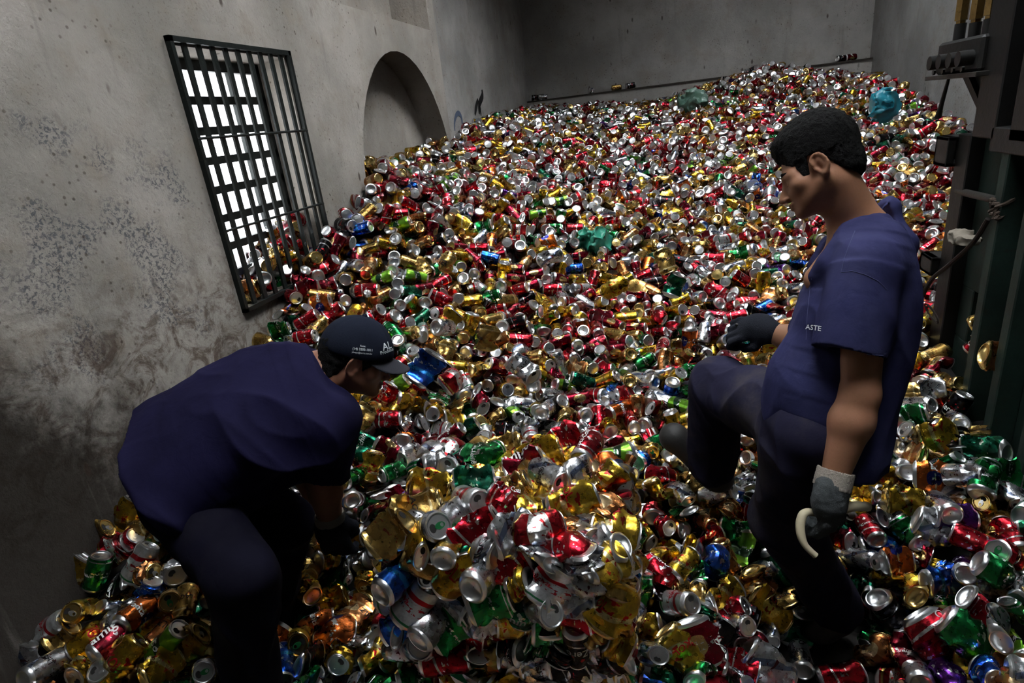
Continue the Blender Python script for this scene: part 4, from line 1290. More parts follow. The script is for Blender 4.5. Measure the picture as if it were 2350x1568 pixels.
#      px    py   key      angle  tau   kind    scale
HEROES = [
 (165, 1312, 'skol', 55, 0.1, 'flat', 1.30), (224, 1312, 'green', 75, 0.1, 'dent', 1.0), (322, 1292, 'white', 62, -0.1, 'dent', 1.05), (290, 1182, 'skol', 60, 0.0, 'flat', 1.1),
 (322, 1212, 'gold', 20, 0.7, 'bent', 1.0), (225, 1225, 'gold', 30, 0.3, 'flat', 1.0), (300, 1246, 'coke', 50, 0.2, 'short', 1.0), (265, 1262, 'brahma', 30, 0.2, 'flat', 1.0),
 (345, 1352, 'blue', 70, 0.1, 'short', 1.0), (186, 1402, 'skol', 60, 1.2, 'round', 1.0), (315, 1408, 'orange', 40, -1.2, 'dent', 1.0), (390, 1380, 'gold', 35, 1.0, 'dent', 1.0), (424, 1388, 'gold', -60, 1.0, 'dent', 1.0),
 (262, 1470, 'crimson', 40, -1.0, 'dent', 1.1), (385, 1478, 'lime', 50, 0.1, 'dent', 1.1), (440, 1474, 'gold', 40, 0.2, 'flat', 1.0), (105, 1532, 'silver', 10, -1.3, 'round', 1.0), (372, 1534, 'skol', 30, -1.1, 'flat', 1.0), (472, 1540, 'silver', 50, 1.0, 'dent', 1.0),
 (340, 1320, 'bronze', 20, 0.3, 'short', 1.0), (290, 1505, 'skol', 45, 0.1, 'bent', 1.1), (140, 1455, 'gold', 40, 0.0, 'flat', 1.0), (60, 1510, 'silver', 80, 0.3, 'flat', 1.0), (120, 1440, 'white', 35, 0.1, 'dent', 1.0),
 (890, 962, 'coke', 5, 0.1, 'dent', 1.0), (912, 886, 'lime', 35, 0.2, 'dent', 1.0), (885, 905, 'coke', 60, 0.2, 'flat', 1.0), (850, 896, 'white', 35, 0.5, 'dent', 1.0), (1037, 1000, 'crimson', 40, 0.2, 'round', 1.0),
 (830, 955, 'gold', 60, -0.3, 'flat', 1.0), (855, 1070, 'skol', 80, 0.2, 'flat', 1.1), (700, 1098, 'silver', 60, -1.3, 'round', 1.0), (905, 860, 'mustard', 70, 0.6, 'bent', 1.1), (1020, 815, 'gold', 70, 0.2, 'bent', 1.25),
 (880, 640, 'lime', 20, 0.2, 'dent', 1.0), (700, 775, 'coke', 10, 0.2, 'dent', 1.0), (705, 735, 'coke', 30, 0.1, 'round', 1.0), (725, 755, 'gold', 60, -0.6, 'dent', 1.1), (735, 695, 'orange', 10, 0.2, 'flat', 1.0),
 (1190, 530, 'brahma', -5, 0.0, 'flat', 1.1), (1235, 583, 'skol', 30, 0.0, 'bent', 1.2), (1255, 558, 'orange', 20, 0.1, 'flat', 1.1), (1130, 682, 'green', 20, 0.1, 'dent', 1.0), (1190, 665, 'coke', 15, 0.5, 'round', 1.0), (1155, 625, 'mustard', 80, 0.1, 'bent', 1.1), (1180, 618, 'crimson', -5, 0.2, 'round', 1.0),
 (1125, 592, 'blue', -15, 0.1, 'dent', 1.0), (1100, 570, 'coke', 0, 0.1, 'round', 1.0), (1077, 745, 'mustard', 70, 0.2, 'flat', 1.1), (1185, 740, 'black', 15, 0.2, 'dent', 1.0), (1060, 512, 'skol', -30, 0.2, 'flat', 1.0), (830, 525, 'blue', 10, 0.3, 'round', 1.0),
 (990, 530, 'crimson', 75, 0.1, 'dent', 1.0), (890, 492, 'coke', 65, 0.2, 'round', 1.0), (1700, 640, 'coke', -35, 0.1, 'dent', 1.0), (1750, 650, 'mustard', 85, 0.1, 'dent', 1.1), (1690, 730, 'coke', 15, 0.2, 'dent', 1.0), (1255, 940, 'silver', 20, -1.1, 'round', 1.1),
 (1508, 1312, 'coke', -30, 0.1, 'bent', 1.1), (1568, 1298, 'skol', 35, -0.5, 'dent', 1.1), (1640, 1290, 'blue', 70, -0.2, 'bent', 1.1), (1600, 1478, 'crimson', -70, 0.1, 'flat', 1.4), (1835, 1440, 'dgreen', 80, 0.2, 'flat', 1.3), (1760, 1532, 'silver', -40, 0.0, 'flat', 1.4),
 (1838, 1512, 'silver', 30, -1.2, 'round', 1.0), (1560, 1385, 'white', 40, 1.0, 'dent', 1.1), (1680, 1400, 'coke', 35, 0.3, 'bent', 1.0), (1690, 1430, 'silver', 40, 1.2, 'round', 1.0), (1665, 1370, 'skol', 20, -0.4, 'flat', 1.2), (1790, 1300, 'dgreen', -60, 0.1, 'dent', 1.2),
 (1760, 1400, 'mustard', -40, 0.1, 'flat', 1.3), (1740, 1340, 'bronze', -60, 0.1, 'flat', 1.1), (1560, 1490, 'skol', -50, 0.1, 'flat', 1.2), (1500, 1500, 'silver', 80, 0.9, 'bent', 1.0), (1470, 1350, 'green', 80, 0.1, 'dent', 1.0),
 (2088, 958, 'green', 20, 0.1, 'bent', 1.2), (2075, 1150, 'skol', 5, 0.2, 'flat', 1.3), (2140, 1092, 'orange', 0, 0.2, 'flat', 1.1), (2212, 1092, 'silver', 20, 1.1, 'dent', 1.1), (2038, 1405, 'black', -50, 0.2, 'bent', 1.2), (2140, 1465, 'coke', -60, 0.1, 'flat', 1.4), (2215, 1455, 'green', -40, 0.1, 'bent', 1.4),
 (2162, 1163, 'silver', 30, -1.3, 'round', 1.1), (2165, 1330, 'blue', 10, 0.1, 'flat', 1.2), (2280, 1310, 'green', -30, -0.4, 'bent', 1.2), (1978, 1282, 'silver', 30, 1.2, 'round', 1.0), (1995, 1215, 'coke', 80, -1.2, 'round', 1.0), (2060, 1290, 'orange', 8, 0.1, 'flat', 1.1), (2145, 1210, 'silver', -25, 0.1, 'flat', 1.3),
 (2260, 1100, 'green', 50, -0.5, 'dent', 1.2), (2150, 1000, 'skol', 10, 0.2, 'flat', 1.2), (2105, 930, 'silver', 20, 1.2, 'round', 1.0), (2075, 900, 'gold', 10, 0.7, 'dent', 1.0), (2135, 895, 'silver', 10, 0.4, 'flat', 1.0), (2010, 1495, 'bronze', 60, 0.2, 'bent', 1.1), (2085, 1500, 'crimson', 70, -0.9, 'bent', 1.1), (2290, 1440, 'silver', 30, -0.9, 'flat', 1.2), (2240, 1400, 'coke', -50, 0.0, 'flat', 1.2), (1930, 1555, 'coke', 15, 0.1, 'dent', 1.2), (2100, 1540, 'silver', 10, -1.2, 'round', 1.1),
 (2190, 150 + 1040, 'purple', -5, 0.1, 'flat', 1.1), (1110, 520, 'green', 10, .2, 'flat', 1.0),
]
SP = []
def legs_clear(P):
    """distance from the heap points to the two workers' legs and boots."""
    d = np.full(len(P), 9.0)
    for a, b, r in ((A['knL'], A['anL'], 0.085), (A['anL'], A['toL'], 0.075), (A['anL'], A['anL'] + np.array([0, 0, -0.15]), 0.07), (A['knR'], A['anR'], 0.085), (A['anR'], A['toR'], 0.075),
                    (B['knR'], B['anR'], 0.085), (B['knL'], B['anL'], 0.085), (B['anR'], B['anR'] + np.array([0, 0, -0.4]), 0.08), (B['anL'], B['anL'] + np.array([0, 0, -0.4]), 0.08), (handB, handB + 0.001, 0.06), (hL, hL + 0.001, 0.06)):
        d = np.minimum(d, rcone(P, a, b, r, r))
    return d
def in_machine(p):
    return p[0] > 2.84 and p[1] < 2.86 and p[1] > 0.9
grid = {}
CELL = 0.08
def near_ok(p, dmin):
    k = tuple(np.floor(p / CELL).astype(int))
    for i in (-1, 0, 1):
        for j in (-1, 0, 1):
            for l in (-1, 0, 1):
                for q in grid.get((k[0] + i, k[1] + j, k[2] + l), ()):
                    d = q - p
                    if d @ d < dmin * dmin:
                        return False
    return True
def put(p):
    grid.setdefault(tuple(np.floor(p / CELL).astype(int)), []).append(p)
for h in HEROES:
    px, py, key, th, tau, kind, sc = h
    p = hit(px, py, 0.035)
    s = spec(p, img_axis(th, tau), key, kind, -FW, sc)
    s.hero = True
    SP.append(s); put(p)
KW = ['round', 'dent', 'bent', 'flat', 'short']
def scatter(n, dmin, depth, lo, hi):
    q = RNG.uniform(lo, hi, (n, 2))
    z = heap(q)
    C3 = np.column_stack([q, z])
    cl = legs_clear(C3 + np.array([0, 0, 0.02]))
    for i in range(n):
        x, y = q[i]
        if BX0 - 0.035 < x < BX1 + 0.035 and BY0 - 0.035 < y < BY1 + 0.035: continue
        if (x < 0.05 or x > 3.87 or y > 7.93) and not (3.40 < y < 4.83 and -0.15 < x < 0.06): continue
        if cl[i] < 0.02: continue
        p = np.array([x, y, z[i] - depth + RNG.uniform(-0.025, 0.012)])
        if p[2] < 0.028: 
            if z[i] < 0.05: continue
            p[2] = 0.03
        if in_machine(p): continue
        if not near_ok(p, dmin): continue
        far = y > 2.3
        key = pick(RNG, UPPER if far else LOWER)
        kind = KW[RNG.choice(5, p=[0.46, 0.28, 0.12, 0.10, 0.04] if far else [0.04, 0.14, 0.27, 0.41, 0.14])]
        nrm = np.array([0, 0, 1.0])
        s = spec(p, rand_axis(RNG, nrm), key, kind, RNG.normal(size=3) * 0.8 - FW * 0.8, RNG.uniform(1.02, 1.16) if far else RNG.uniform(0.98, 1.18))
        SP.append(s); put(p)
scatter(52000, 0.068, 0.0, (-0.2, 0.0), (3.90, 7.97))
scatter(26000, 0.066, 0.078, (-0.2, 0.0), (3.90, 7.97))
# cans that slid through the bars onto the sill
for i in range(700):
    x = RNG.uniform(-0.42, -0.03); y = RNG.uniform(WY0 + 0.04, WY1 - 0.06); top = WZ0 + 0.02 + max(0, (y - WY0 - 0.05)) / 0.7 * 0.33 * (1.1 + x * 0.9)
    p = np.array([x, y, RNG.uniform(WZ0 + 0.035, max(WZ0 + 0.05, top))])
    if near_ok(p, 0.058):
        s = spec(p, rand_axis(RNG, _up), pick(RNG, UPPER), KW[RNG.choice(4)], -FW + RNG.normal(size=3) * 0.5); s.sill = True
        SP.append(s); put(p)
print('cans', len(SP))
# ------------------------------------------------------------------ protos of the distant cans
prng = np.random.default_rng(5)
PF = {k: [proto(prng, k, 5, 14)[1] for _ in range(n)] for k, n in (('round', 8), ('dent', 16), ('bent', 14), ('flat', 14), ('short', 6))}
def flat_proto(P):
    V, Fq, U, part = [], [], [], []
    o = 0
    for i, (v, f, uv) in enumerate(P):
        V.append(v); Fq.append(f + o); U.append(uv); part.append(np.full(len(f), i)); o += len(v)
    return np.concatenate(V), np.concatenate(Fq), np.concatenate(U), np.concatenate(part)
PF = {k: [flat_proto(p) for p in v] for k, v in PF.items()}

# which cans show largest: a coarse depth buffer of cans and everything in front of them
ZW, ZH, ZS = 588, 392, 4.0
ids, xs, ys, ds = [], [], [], []
def splat(P, i):
    q = P - CAM; d = q @ FW
    x = (1175 + F * (q @ IR) / d) / ZS; y = (784 + F * (q @ ID) / d) / ZS
    m = (d > 0.1) & (x >= 0) & (x < ZW) & (y >= 0) & (y < ZH)
    xs.append(x[m].astype(int)); ys.append(y[m].astype(int)); ds.append(d[m]); ids.append(np.full(m.sum(), i))
for i, s in enumerate(SP):
    P = PF[s.kind][s.seed % len(PF[s.kind])]
    vv = P[0] if np.linalg.norm(s.pos - CAM) > 3 else np.concatenate([P[0], P[0][P[1]].mean(1), (P[0][P[1][:, 0]] + P[0][P[1][:, 1]]) / 2])
    splat(s.pos + s.scale * vv @ s.R.T, i)
OCC = []
for o in bpy.data.objects:
    if o.type == 'MESH' and (o.name.startswith('person') or (o.parent and o.parent.name.startswith('person'))):
        a = np.empty(len(o.data.vertices) * 3, np.float32); o.data.vertices.foreach_get('co', a)
        off = np.array(o.matrix_basis.translation) + (np.array(o.parent.matrix_basis.translation) if o.parent else 0)
        splat(a.reshape(-1, 3) + off, -1)
_b = RNG.uniform(0, 1, (60000, 3)) * [BX1 - BX0, BY1 - BY0, 0] + [BX0, BY0, BZ]; splat(_b, -1)
_b = RNG.uniform(0, 1, (60000, 3)) * [BX1 - BX0, 0, BZ] + [BX0, BY0, 0]; splat(_b, -1)
_b = RNG.uniform(0, 1, (40000, 3)) * [0, BY1 - BY0, BZ] + [BX0, BY0, 0]; splat(_b, -1)
_b = RNG.uniform(0, 1, (90000, 3)) * [0, 1.9, 2.2] + [2.88, 0.9, 0]; splat(_b, -1)
ids = np.concatenate(ids); xs = np.concatenate(xs); ys = np.concatenate(ys); ds = np.concatenate(ds)
pix = ys * ZW + xs
od = np.lexsort((ds, pix))
first = np.concatenate([[True], pix[od][1:] != pix[od][:-1]])
win = ids[od][first]
area = np.bincount(win[win >= 0], minlength=len(SP)).astype(float)
for i, s in enumerate(SP):
    s.area = area[i] + (0.5 if s.hero else 0)
    s.px = proj(s.pos)
order = sorted(range(len(SP)), key=lambda i: -SP[i].area)
TOP = set(order[:296])

# ------------------------------------------------------------------ the 300 nearest: one object each with its own lid, tab and base
def near_can(s, nt=12, na=26):
    rng = np.random.default_rng(s.seed)
    cr, P = proto(rng, s.kind, nt, na, True)
    word, mat, txt, inkm, goldlid = D[s.key]
    alu = M_ALUG if (goldlid or s.key in ('skol', 'mustard') and rng.random() < 0.25) else M_ALU
    v, f, uv = P[0]
    v = v * s.scale
    faces = [tuple(q) for q in f]; verts = [tuple(q) for q in v]; mi = [0] * len(faces); uvs = list(map(tuple, uv))
    if rng.random() < 0.75 or s.hero:
        body = txt[0]
        tv, tf, hgt = text_mesh(body, 0.012 if s.key not in ('coke', 'lime') else 0.0, 0.28 if s.key in ('coke', 'white', 'lime', 'blue', 'crimson', 'dgreen') else 0.0)
        along = s.key in ('coke', 'brahma', 'blue', 'crimson') and rng.random() < 0.7
        wd = min(0.095, 0.05 / hgt) if along else min(0.058, 0.034 / hgt)
        tx = tv[:, 0] * wd; ty = tv[:, 1] * wd
        if along: tx, ty = -ty, tx
        th_ = tx / CR; zz = 0.058 + ty
        q = np.stack([(CR + 0.0009) * np.cos(th_), (CR + 0.0009) * np.sin(th_), zz], 1)
        q = cr(q) * s.scale
        o = len(verts)
        verts += [tuple(z) for z in q]; uvs += [(0.5, 0.95)] * len(q)
        faces += [tuple(int(z) + o for z in t_) for t_ in tf]; mi += [1] * len(tf)
    me = bpy.data.meshes.new('can_body')
    me.from_pydata(verts, [], faces)
    me.materials.append(mat); me.materials.append(inkm)
    me.polygons.foreach_set('material_index', np.array(mi, np.int32))
    me.polygons.foreach_set('use_smooth', np.ones(len(faces), dtype=bool))
    ul = me.uv_layers.new(name='UVMap')
    li = np.empty(len(me.loops), np.int32); me.loops.foreach_get('vertex_index', li)
    ul.data.foreach_set('uv', np.array(uvs, np.float32)[li].ravel())
    me.set_sharp_from_angle(angle=math.radians(26))
    me.update()
    root = bpy.data.objects.new('drink_can', me)
    COL.objects.link(root)
    mw = Matrix.Identity(4)
    for i in range(3):
        for j in range(3): mw[i][j] = s.R[i][j]
        mw[i][3] = s.pos[i]
    root.matrix_world = mw
    def part(name, vv, ff, m, parent, mi=None):
        o = mesh_obj(name, vv, ff, m, None, True, mi, 30)
        o.parent = parent; o.matrix_parent_inverse = Matrix.Identity(4)
        return o
    part('can_base', P[1][0] * s.scale, P[1][1], alu, root)
    mv, mf = mouth()
    lv = np.concatenate([P[2][0], cr(mv)]) * s.scale
    lid = part('lid', lv, [tuple(q) for q in P[2][1]] + [tuple(i + len(P[2][0]) for i in mf[0])], [alu, M_SHADE], root, [0] * len(P[2][1]) + [1])
    if s.kind != 'flat' or rng.random() < 0.5:
        tv, tf = tab_mesh()
        part('pull_tab', cr(tv) * s.scale, tf, M_INKG if rng.random() < 0.06 else M_ALU, lid)
    return root

_f = COL.objects
# ------------------------------------------------------------------ labels that single out each can
WORDK = {'round': 'undented', 'dent': 'dented', 'bent': 'bent', 'flat': 'flattened', 'short': 'squashed'}
def facing(s):
    c = -(s.axis @ FW)
    return 'lid outward' if c > 0.62 else 'base outward' if c < -0.62 else 'on its side'
def region(s):
    x, y, d = s.px
    if getattr(s, 'sill', False): return 'behind the window bars'
    if x < 560 and y > 1330: return 'in the bottom left corner'
    if x < 560 and y > 1100: return 'against the stained wall foot'
    if x < 560: return 'below the barred window'
    if x < 930 and y > 1300: return 'left of the bale\'s face'
    if x < 930 and y > 1010: return 'by the bending worker\'s hand'
    if x < 1000 and y > 830: return 'below the cap peak'
    if x < 1500 and y > 1000: return 'touching the bale'
    if x > 1900 and y > 1380: return 'by the standing black boot'
    if x > 1900 and y > 1150: return 'right of the hand hook'
    if x > 1900 and y > 830: return 'beside the green machine'
    if x > 1460 and y > 1350: return 'between bale and black boot'
    if x > 1460 and y > 1150: return 'left of the standing knee'
    if x > 1460 and y > 980: return 'under the raised boot'
    if y > 760: return 'in the hollow behind the bale'
    return 'on the upper slope'
ORD = ['leftmost'] + [w + ' from left' for w in 'second third fourth fifth sixth seventh eighth ninth tenth eleventh twelfth thirteenth fourteenth'.split()]
groups = {}
for i in sorted(TOP, key=lambda i: SP[i].px[0]):
    s = SP[i]
    groups.setdefault((s.kind, s.key, facing(s), region(s)), []).append(i)
for (kind, key, fc, rg), L in groups.items():
    for n, i in enumerate(L):
        w = f'{WORDK[kind]} {D[key][0]} can, {fc}, {rg}'
        if len(L) > 1:
            w = f'{ORD[n]} {WORDK[kind]} {D[key][0]} can, {fc}, {rg}'
        SP[i].label = w
for i in TOP:
    tag(near_can(SP[i]), SP[i].label, 'can', 'loose drink cans nearest in the heap')

# ------------------------------------------------------------------ the rest of the heap as one object
V, Q, U, MI = [], [], [], []
o = 0
for i, s in enumerate(SP):
    if i in TOP: continue
    v, f, uv, part = PF[s.kind][s.seed % len(PF[s.kind])]
    V.append((s.pos + s.scale * v @ s.R.T).astype(np.float32)); Q.append((f + o).astype(np.int32)); U.append(uv.astype(np.float32))
    k = DK.index(s.key)
    gl = I_ALUG if (D[s.key][4] or (s.key == 'skol' and s.seed % 4 == 0)) else I_ALU
    MI.append(np.where(part == 0, k, gl).astype(np.int32)); o += len(v)
# near-black sheet painting the shaded gaps under the visible layers
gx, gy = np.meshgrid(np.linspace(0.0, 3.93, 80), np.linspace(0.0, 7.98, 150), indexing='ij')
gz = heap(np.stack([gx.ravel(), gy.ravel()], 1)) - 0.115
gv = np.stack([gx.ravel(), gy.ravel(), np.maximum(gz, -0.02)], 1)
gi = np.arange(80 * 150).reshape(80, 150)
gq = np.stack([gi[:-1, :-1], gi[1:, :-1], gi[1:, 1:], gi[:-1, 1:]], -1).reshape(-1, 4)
V.append(gv.astype(np.float32)); Q.append((gq + o).astype(np.int32)); U.append(np.zeros((len(gv), 2), np.float32)); MI.append(np.full(len(gq), I_SHADE, np.int32))
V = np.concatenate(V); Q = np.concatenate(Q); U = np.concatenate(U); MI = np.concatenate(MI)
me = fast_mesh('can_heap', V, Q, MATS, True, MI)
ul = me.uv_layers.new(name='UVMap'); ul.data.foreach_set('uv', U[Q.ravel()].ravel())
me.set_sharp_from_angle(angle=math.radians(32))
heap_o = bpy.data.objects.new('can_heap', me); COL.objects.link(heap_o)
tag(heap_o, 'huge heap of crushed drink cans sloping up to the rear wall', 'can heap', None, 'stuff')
print('faces', len(Q))

# ------------------------------------------------------------------ pressed bale of cans
bale = empty('can_bale', ((BX0 + BX1) / 2, (BY0 + BY1) / 2, 0.0))
tag(bale, 'square pressed bale of flattened cans standing between the two workers', 'bale')
brng = np.random.default_rng(77)
BH = [ # px py key angle tau kind on the top
 (1115, 1308, 'silver', 20, -1.15, 'dent'), (1040, 1205, 'silver', 20, -1.1, 'bent'), (920, 1316, 'blue', 30, -1.0, 'dent'), (1350, 1046, 'coke', 40, -1.0, 'bent'), (1000, 1415, 'silver', 40, -0.9, 'dent'),
 (1082, 1166, 'white', 20, 1.1, 'dent'), (990, 1228, 'silver', 40, 1.0, 'dent'), (868, 1200, 'white', 10, 1.1, 'bent'), (872, 1168, 'coke', 28, 0.0, 'flat'), (988, 1132, 'skol', -10, 0.1, 'flat'), (1092, 1122, 'dgreen', 10, 0.1, 'flat'), (1110, 1060, 'green', 15, 0.0, 'bent'),
 (1152, 1166, 'coke', -30, 0.1, 'short'), (1212, 1090, 'crimson', 35, 0.0, 'flat'), (1262, 1105, 'silver', -20, 1.0, 'bent'), (1095, 1240, 'coke', 35, 0.0, 'flat'), (1240, 1230, 'brahma', 10, 0.2, 'bent'), (1320, 1175, 'skol', 20, 0.1, 'flat'), (1425, 1245, 'blue', 45, 0.1, 'dent'),
 (1270, 1330, 'white', 60, 0.1, 'flat'), (1060, 1300, 'mustard', 50, 0.0, 'bent'), (960, 1370, 'white', 50, 0.0, 'dent'), (1035, 1430, 'green', 30, 0.0, 'flat'), (1310, 1370, 'silver', 5, 0.0, 'flat'), (1240, 1385, 'silver', 30, 1.1, 'dent'), (1405, 1380, 'skol', 60, 0.0, 'flat'), (1160, 1045, 'gold', 15, 0.0, 'flat'), (1240, 1060, 'mustard', 20, 0.0, 'flat'), (1300, 1025, 'coke', 25, 0.0, 'flat'),
 (1010, 1085, 'silver', 10, 0.5, 'bent'), (1400, 1110, 'skol', 50, 0.1, 'short'), (1440, 1160, 'crimson', 20, 0.1, 'flat'), (960, 1180, 'gold', 15, 0.0, 'flat'), (900, 1240, 'gold', 40, 0.2, 'flat'), (1190, 1130, 'gold', 30, 0.2, 'short'), (1330, 1100, 'silver', 10, -0.8, 'bent'), (1180, 1240, 'silver', 20, -0.5, 'flat'), (1130, 1370, 'green', 20, 0.1, 'flat'), (1030, 1500, 'coke', 10, 0.1, 'dent'), (965, 1480, 'silver', 70, 1.0, 'flat')]
BS = []
bg = {}
def bale_hit(px, py):
    r = ray(px, py)
    c = []
    for z in (BZ,):
        t = (z - CAM[2]) / r[2]; p = CAM + r * t
        if BX0 <= p[0] <= BX1 and BY0 <= p[1] <= BY1 + 0.06: c.append((t, p))
    t = (BY0 - CAM[1]) / r[1]; p = CAM + r * t
    if BX0 - 0.05 <= p[0] <= BX1 + 0.05 and p[2] <= BZ: c.append((t, p))
    return min(c, key=lambda q: q[0])[1] if c else None
save = grid; grid = {}
for px, py, key, th, tau, kind in BH:
    p = bale_hit(px, py)
    if p is None: continue
    top_ = abs(p[2] - BZ) < 1e-6
    p = p + (np.array([0, 0, 0.020]) if top_ else np.array([0, -0.016, 0.0]))
    s = spec(p, img_axis(th, tau), key, 'dent' if abs(tau) > 0.8 else kind, -FW, 1.16); s.hero = True; BS.append(s); put(p)
faces_b = [((BX0, BY0, BZ), (BX1 - BX0, 0, 0), (0, BY1 - BY0, 0), (0, 0, 1), 4200), ((BX0, BY0, 0), (BX1 - BX0, 0, 0), (0, 0, BZ), (0, -1, 0), 4600), ((BX0, BY0, 0), (0, BY1 - BY0, 0), (0, 0, BZ), (-1, 0, 0), 4000), ((BX1, BY0, 0), (0, BY1 - BY0, 0), (0, 0, BZ), (1, 0, 0), 4000), ((BX0, BY1, 0), (BX1 - BX0, 0, 0), (0, 0, BZ), (0, 1, 0), 3000)]
for O, a, b, nn, n in faces_b:
    O, a, b, nn = map(lambda q: np.array(q, float), (O, a, b, nn))
    for k in range(n // 3):
        p = O + a * brng.random() + b * brng.random() - nn * brng.uniform(-0.004, 0.022)
        if p[2] < 0.03 or not near_ok(p, 0.050): continue
        ax = brng.normal(size=3); ax -= nn * (ax @ nn) * 0.92
        if nn[2] < 0.5: ax[2] *= 0.45
        kind = ['flat', 'flat', 'flat', 'bent', 'short', 'dent'][brng.integers(6)]
        s = spec(p, ax, pick(brng, LOWER), kind, nn + brng.normal(size=3) * 0.3, brng.uniform(1.0, 1.2))
        BS.append(s); put(p)
grid = save
def small(s):
    s.px = proj(s.pos)
    vis = 1.0
    if s.pos[2] < 0.25 or s.pos[1] > BY1 - 0.01 and s.pos[2] < BZ - 0.08 or s.pos[0] > BX1 - 0.02 and s.pos[2] < BZ - 0.08: vis = 0.1
    return vis / s.px[2]
BS_o = BS[:len(BH)] + sorted(BS[len(BH):], key=lambda s: -small(s))
def bale_can_arrays(s, nt, na):
    cr, P = proto(np.random.default_rng(s.seed), s.kind, nt, na, True)
    return cr, P
rest = [[], [], [], []]; ro = 0
for n, s in enumerate(BS_o):
    if n < 99:
        r_ = near_can(s)
        r_.name = 'pressed_can'
        kids = list(r_.children)
        mw = r_.matrix_world.copy()
        r_.parent = bale; r_.matrix_parent_inverse = Matrix.Identity(4)
        r_.matrix_basis = Matrix.Translation(-Vector(bale.location)) @ Matrix([[*s.R[i], s.pos[i]] for i in range(3)] + [[0, 0, 0, 1]])
        for c in kids:
            for g in list(c.children):
                g.parent = r_                                    # tabs sit directly under their can: two levels below the bale
    else:
        v, f, uv, part = PF[s.kind][s.seed % len(PF[s.kind])]
        rest[0].append(s.pos + s.scale * v @ s.R.T); rest[1].append(f + ro); rest[2].append(uv); ro += len(v)
        rest[3].append(np.where(part == 0, DK.index(s.key), I_ALU))
core = MB().box((BX0 + 0.035, BY0 + 0.035, 0.0), (BX1 - 0.035, BY1 - 0.035, BZ - 0.04))
rest[0].append(np.array(core.v)); rest[1].append(np.array(core.f) + ro); rest[2].append(np.zeros((8, 2))); rest[3].append(np.full(6, I_SHADE))
me = fast_mesh('pressed_cans', np.concatenate(rest[0]), np.concatenate(rest[1]), MATS, True, np.concatenate(rest[3]))
ul = me.uv_layers.new(name='UVMap'); ul.data.foreach_set('uv', np.concatenate(rest[2])[np.concatenate(rest[1]).ravel()].astype(np.float32).ravel())
me.set_sharp_from_angle(angle=math.radians(32))
bo = bpy.data.objects.new('pressed_cans', me); COL.objects.link(bo); adopt(bo, bale); bo['kind'] = 'stuff'
print('bale cans', len(BS))
# ------------------------------------------------------------------ green baling machine on the right
def paint(name, a, b, rough=0.6, metal=0.3):
    t = NT(name, rough=rough, metal=metal, spec=0.4)
    n = t.noise(6.0, 6, 0.7); g = t.noise(34.0, 5, 0.7)
    c = t.mix(t.ramp(n, 0.35, 0.7), a, b)
    t.color(t.mix(t.math('MULTIPLY', t.ramp(g, 0.55, 0.75), 0.7), c, (0.020, 0.013, 0.009)))
    t.bump(g, 0.3, 0.004)
    return t.m
M_GREEN = paint('worn_green_machine_paint', (0.008, 0.017, 0.013), (0.016, 0.036, 0.028))
M_BLK = paint('greasy_black_steel', (0.003, 0.003, 0.003), (0.007, 0.007, 0.0065), 0.5, 0.2)
M_RUST = paint('rusty_brown_steel', (0.030, 0.018, 0.012), (0.055, 0.035, 0.022), 0.75, 0.3)
M_BRASS = paint('dirty_brass_fitting', (0.16, 0.10, 0.035), (0.24, 0.155, 0.055), 0.4, 0.9)
M_STEEL = paint('worn_steel', (0.035, 0.033, 0.03), (0.07, 0.065, 0.06), 0.5, 0.7)
MX = 2.90
mc = empty('baling_machine', (3.2, 2.2, 0.0))
tag(mc, 'dark green steel baling machine with ribs and valves at the right edge', 'machine')
def bx(name, lo, hi, m, bev=0.004):
    return MB().box(lo, hi).build(name, m, mc, False, 40, bev)
bx('frame_post', (MX - 0.02, 2.70, 0.0), (MX + 0.10, 2.81, 1.46), M_BLK)
bx('side_panel', (MX + 0.03, 1.0, 0.875), (MX + 0.06, 2.70, 1.50), M_GREEN)
bx('side_panel', (MX + 0.03, 1.0, 0.0), (MX + 0.06, 2.70, 0.66), M_GREEN)
bx('side_panel', (MX + 0.03, 2.60, 0.66), (MX + 0.06, 2.70, 0.875), M_GREEN)
bx('upper_panel', (MX + 0.06, 1.0, 1.50), (MX + 0.10, 2.56, 2.9), M_GREEN)
for y0, y1 in ((2.345, 2.395), (2.155, 2.205), (1.93, 1.98), (1.70, 1.75)):
    bx('rib', (MX - 0.045, y0, 0.0), (MX + 0.03, y1, 1.50), M_GREEN)
bx('column', (MX - 0.05, 2.46, 1.46), (MX + 0.06, 2.62, 2.9), M_BLK)
bx('column', (MX - 0.05, 2.26, 1.46), (MX + 0.06, 2.36, 2.9), M_BLK)
bx('top_beam', (MX - 0.05, 1.0, 1.42), (MX + 0.06, 2.48, 1.50), M_BLK)
bx('rear_plate', (MX + 0.30, 1.0, 0.0), (MX + 0.33, 2.80, 2.9), M_BLK)
bx('end_plate', (MX + 0.06, 2.78, 0.0), (MX + 0.33, 2.81, 1.46), M_BLK)
bx('rust_patch', (MX + 0.035, 2.37, 1.56), (MX + 0.062, 2.455, 1.72), M_RUST)
def bracket(z0, z1, y0, y1):
    b = MB(); x0, x1, w = MX - 0.055, MX + 0.02, 0.016
    b.box((x0, y0, z0), (x0 + 0.03, y1, z1)); b.box((x0, y0, z1 - w), (x1, y1, z1)); b.box((x0, y1 - w, z0), (x1, y1, z1)); b.box((x0, y0, z0), (x1, y1, z0 + w))
    return b.build('bracket', M_BLK, mc, False, 40, 0.003)
bracket(1.335, 1.450, 2.80, 2.92)
bracket(0.885, 0.965, 2.80, 2.92)
MB().tube([(MX - 0.01, 2.77, 1.243), (MX - 0.012, 2.35, 1.258)], 0.014, 14).build('cross_pipe', M_STEEL, mc, True)
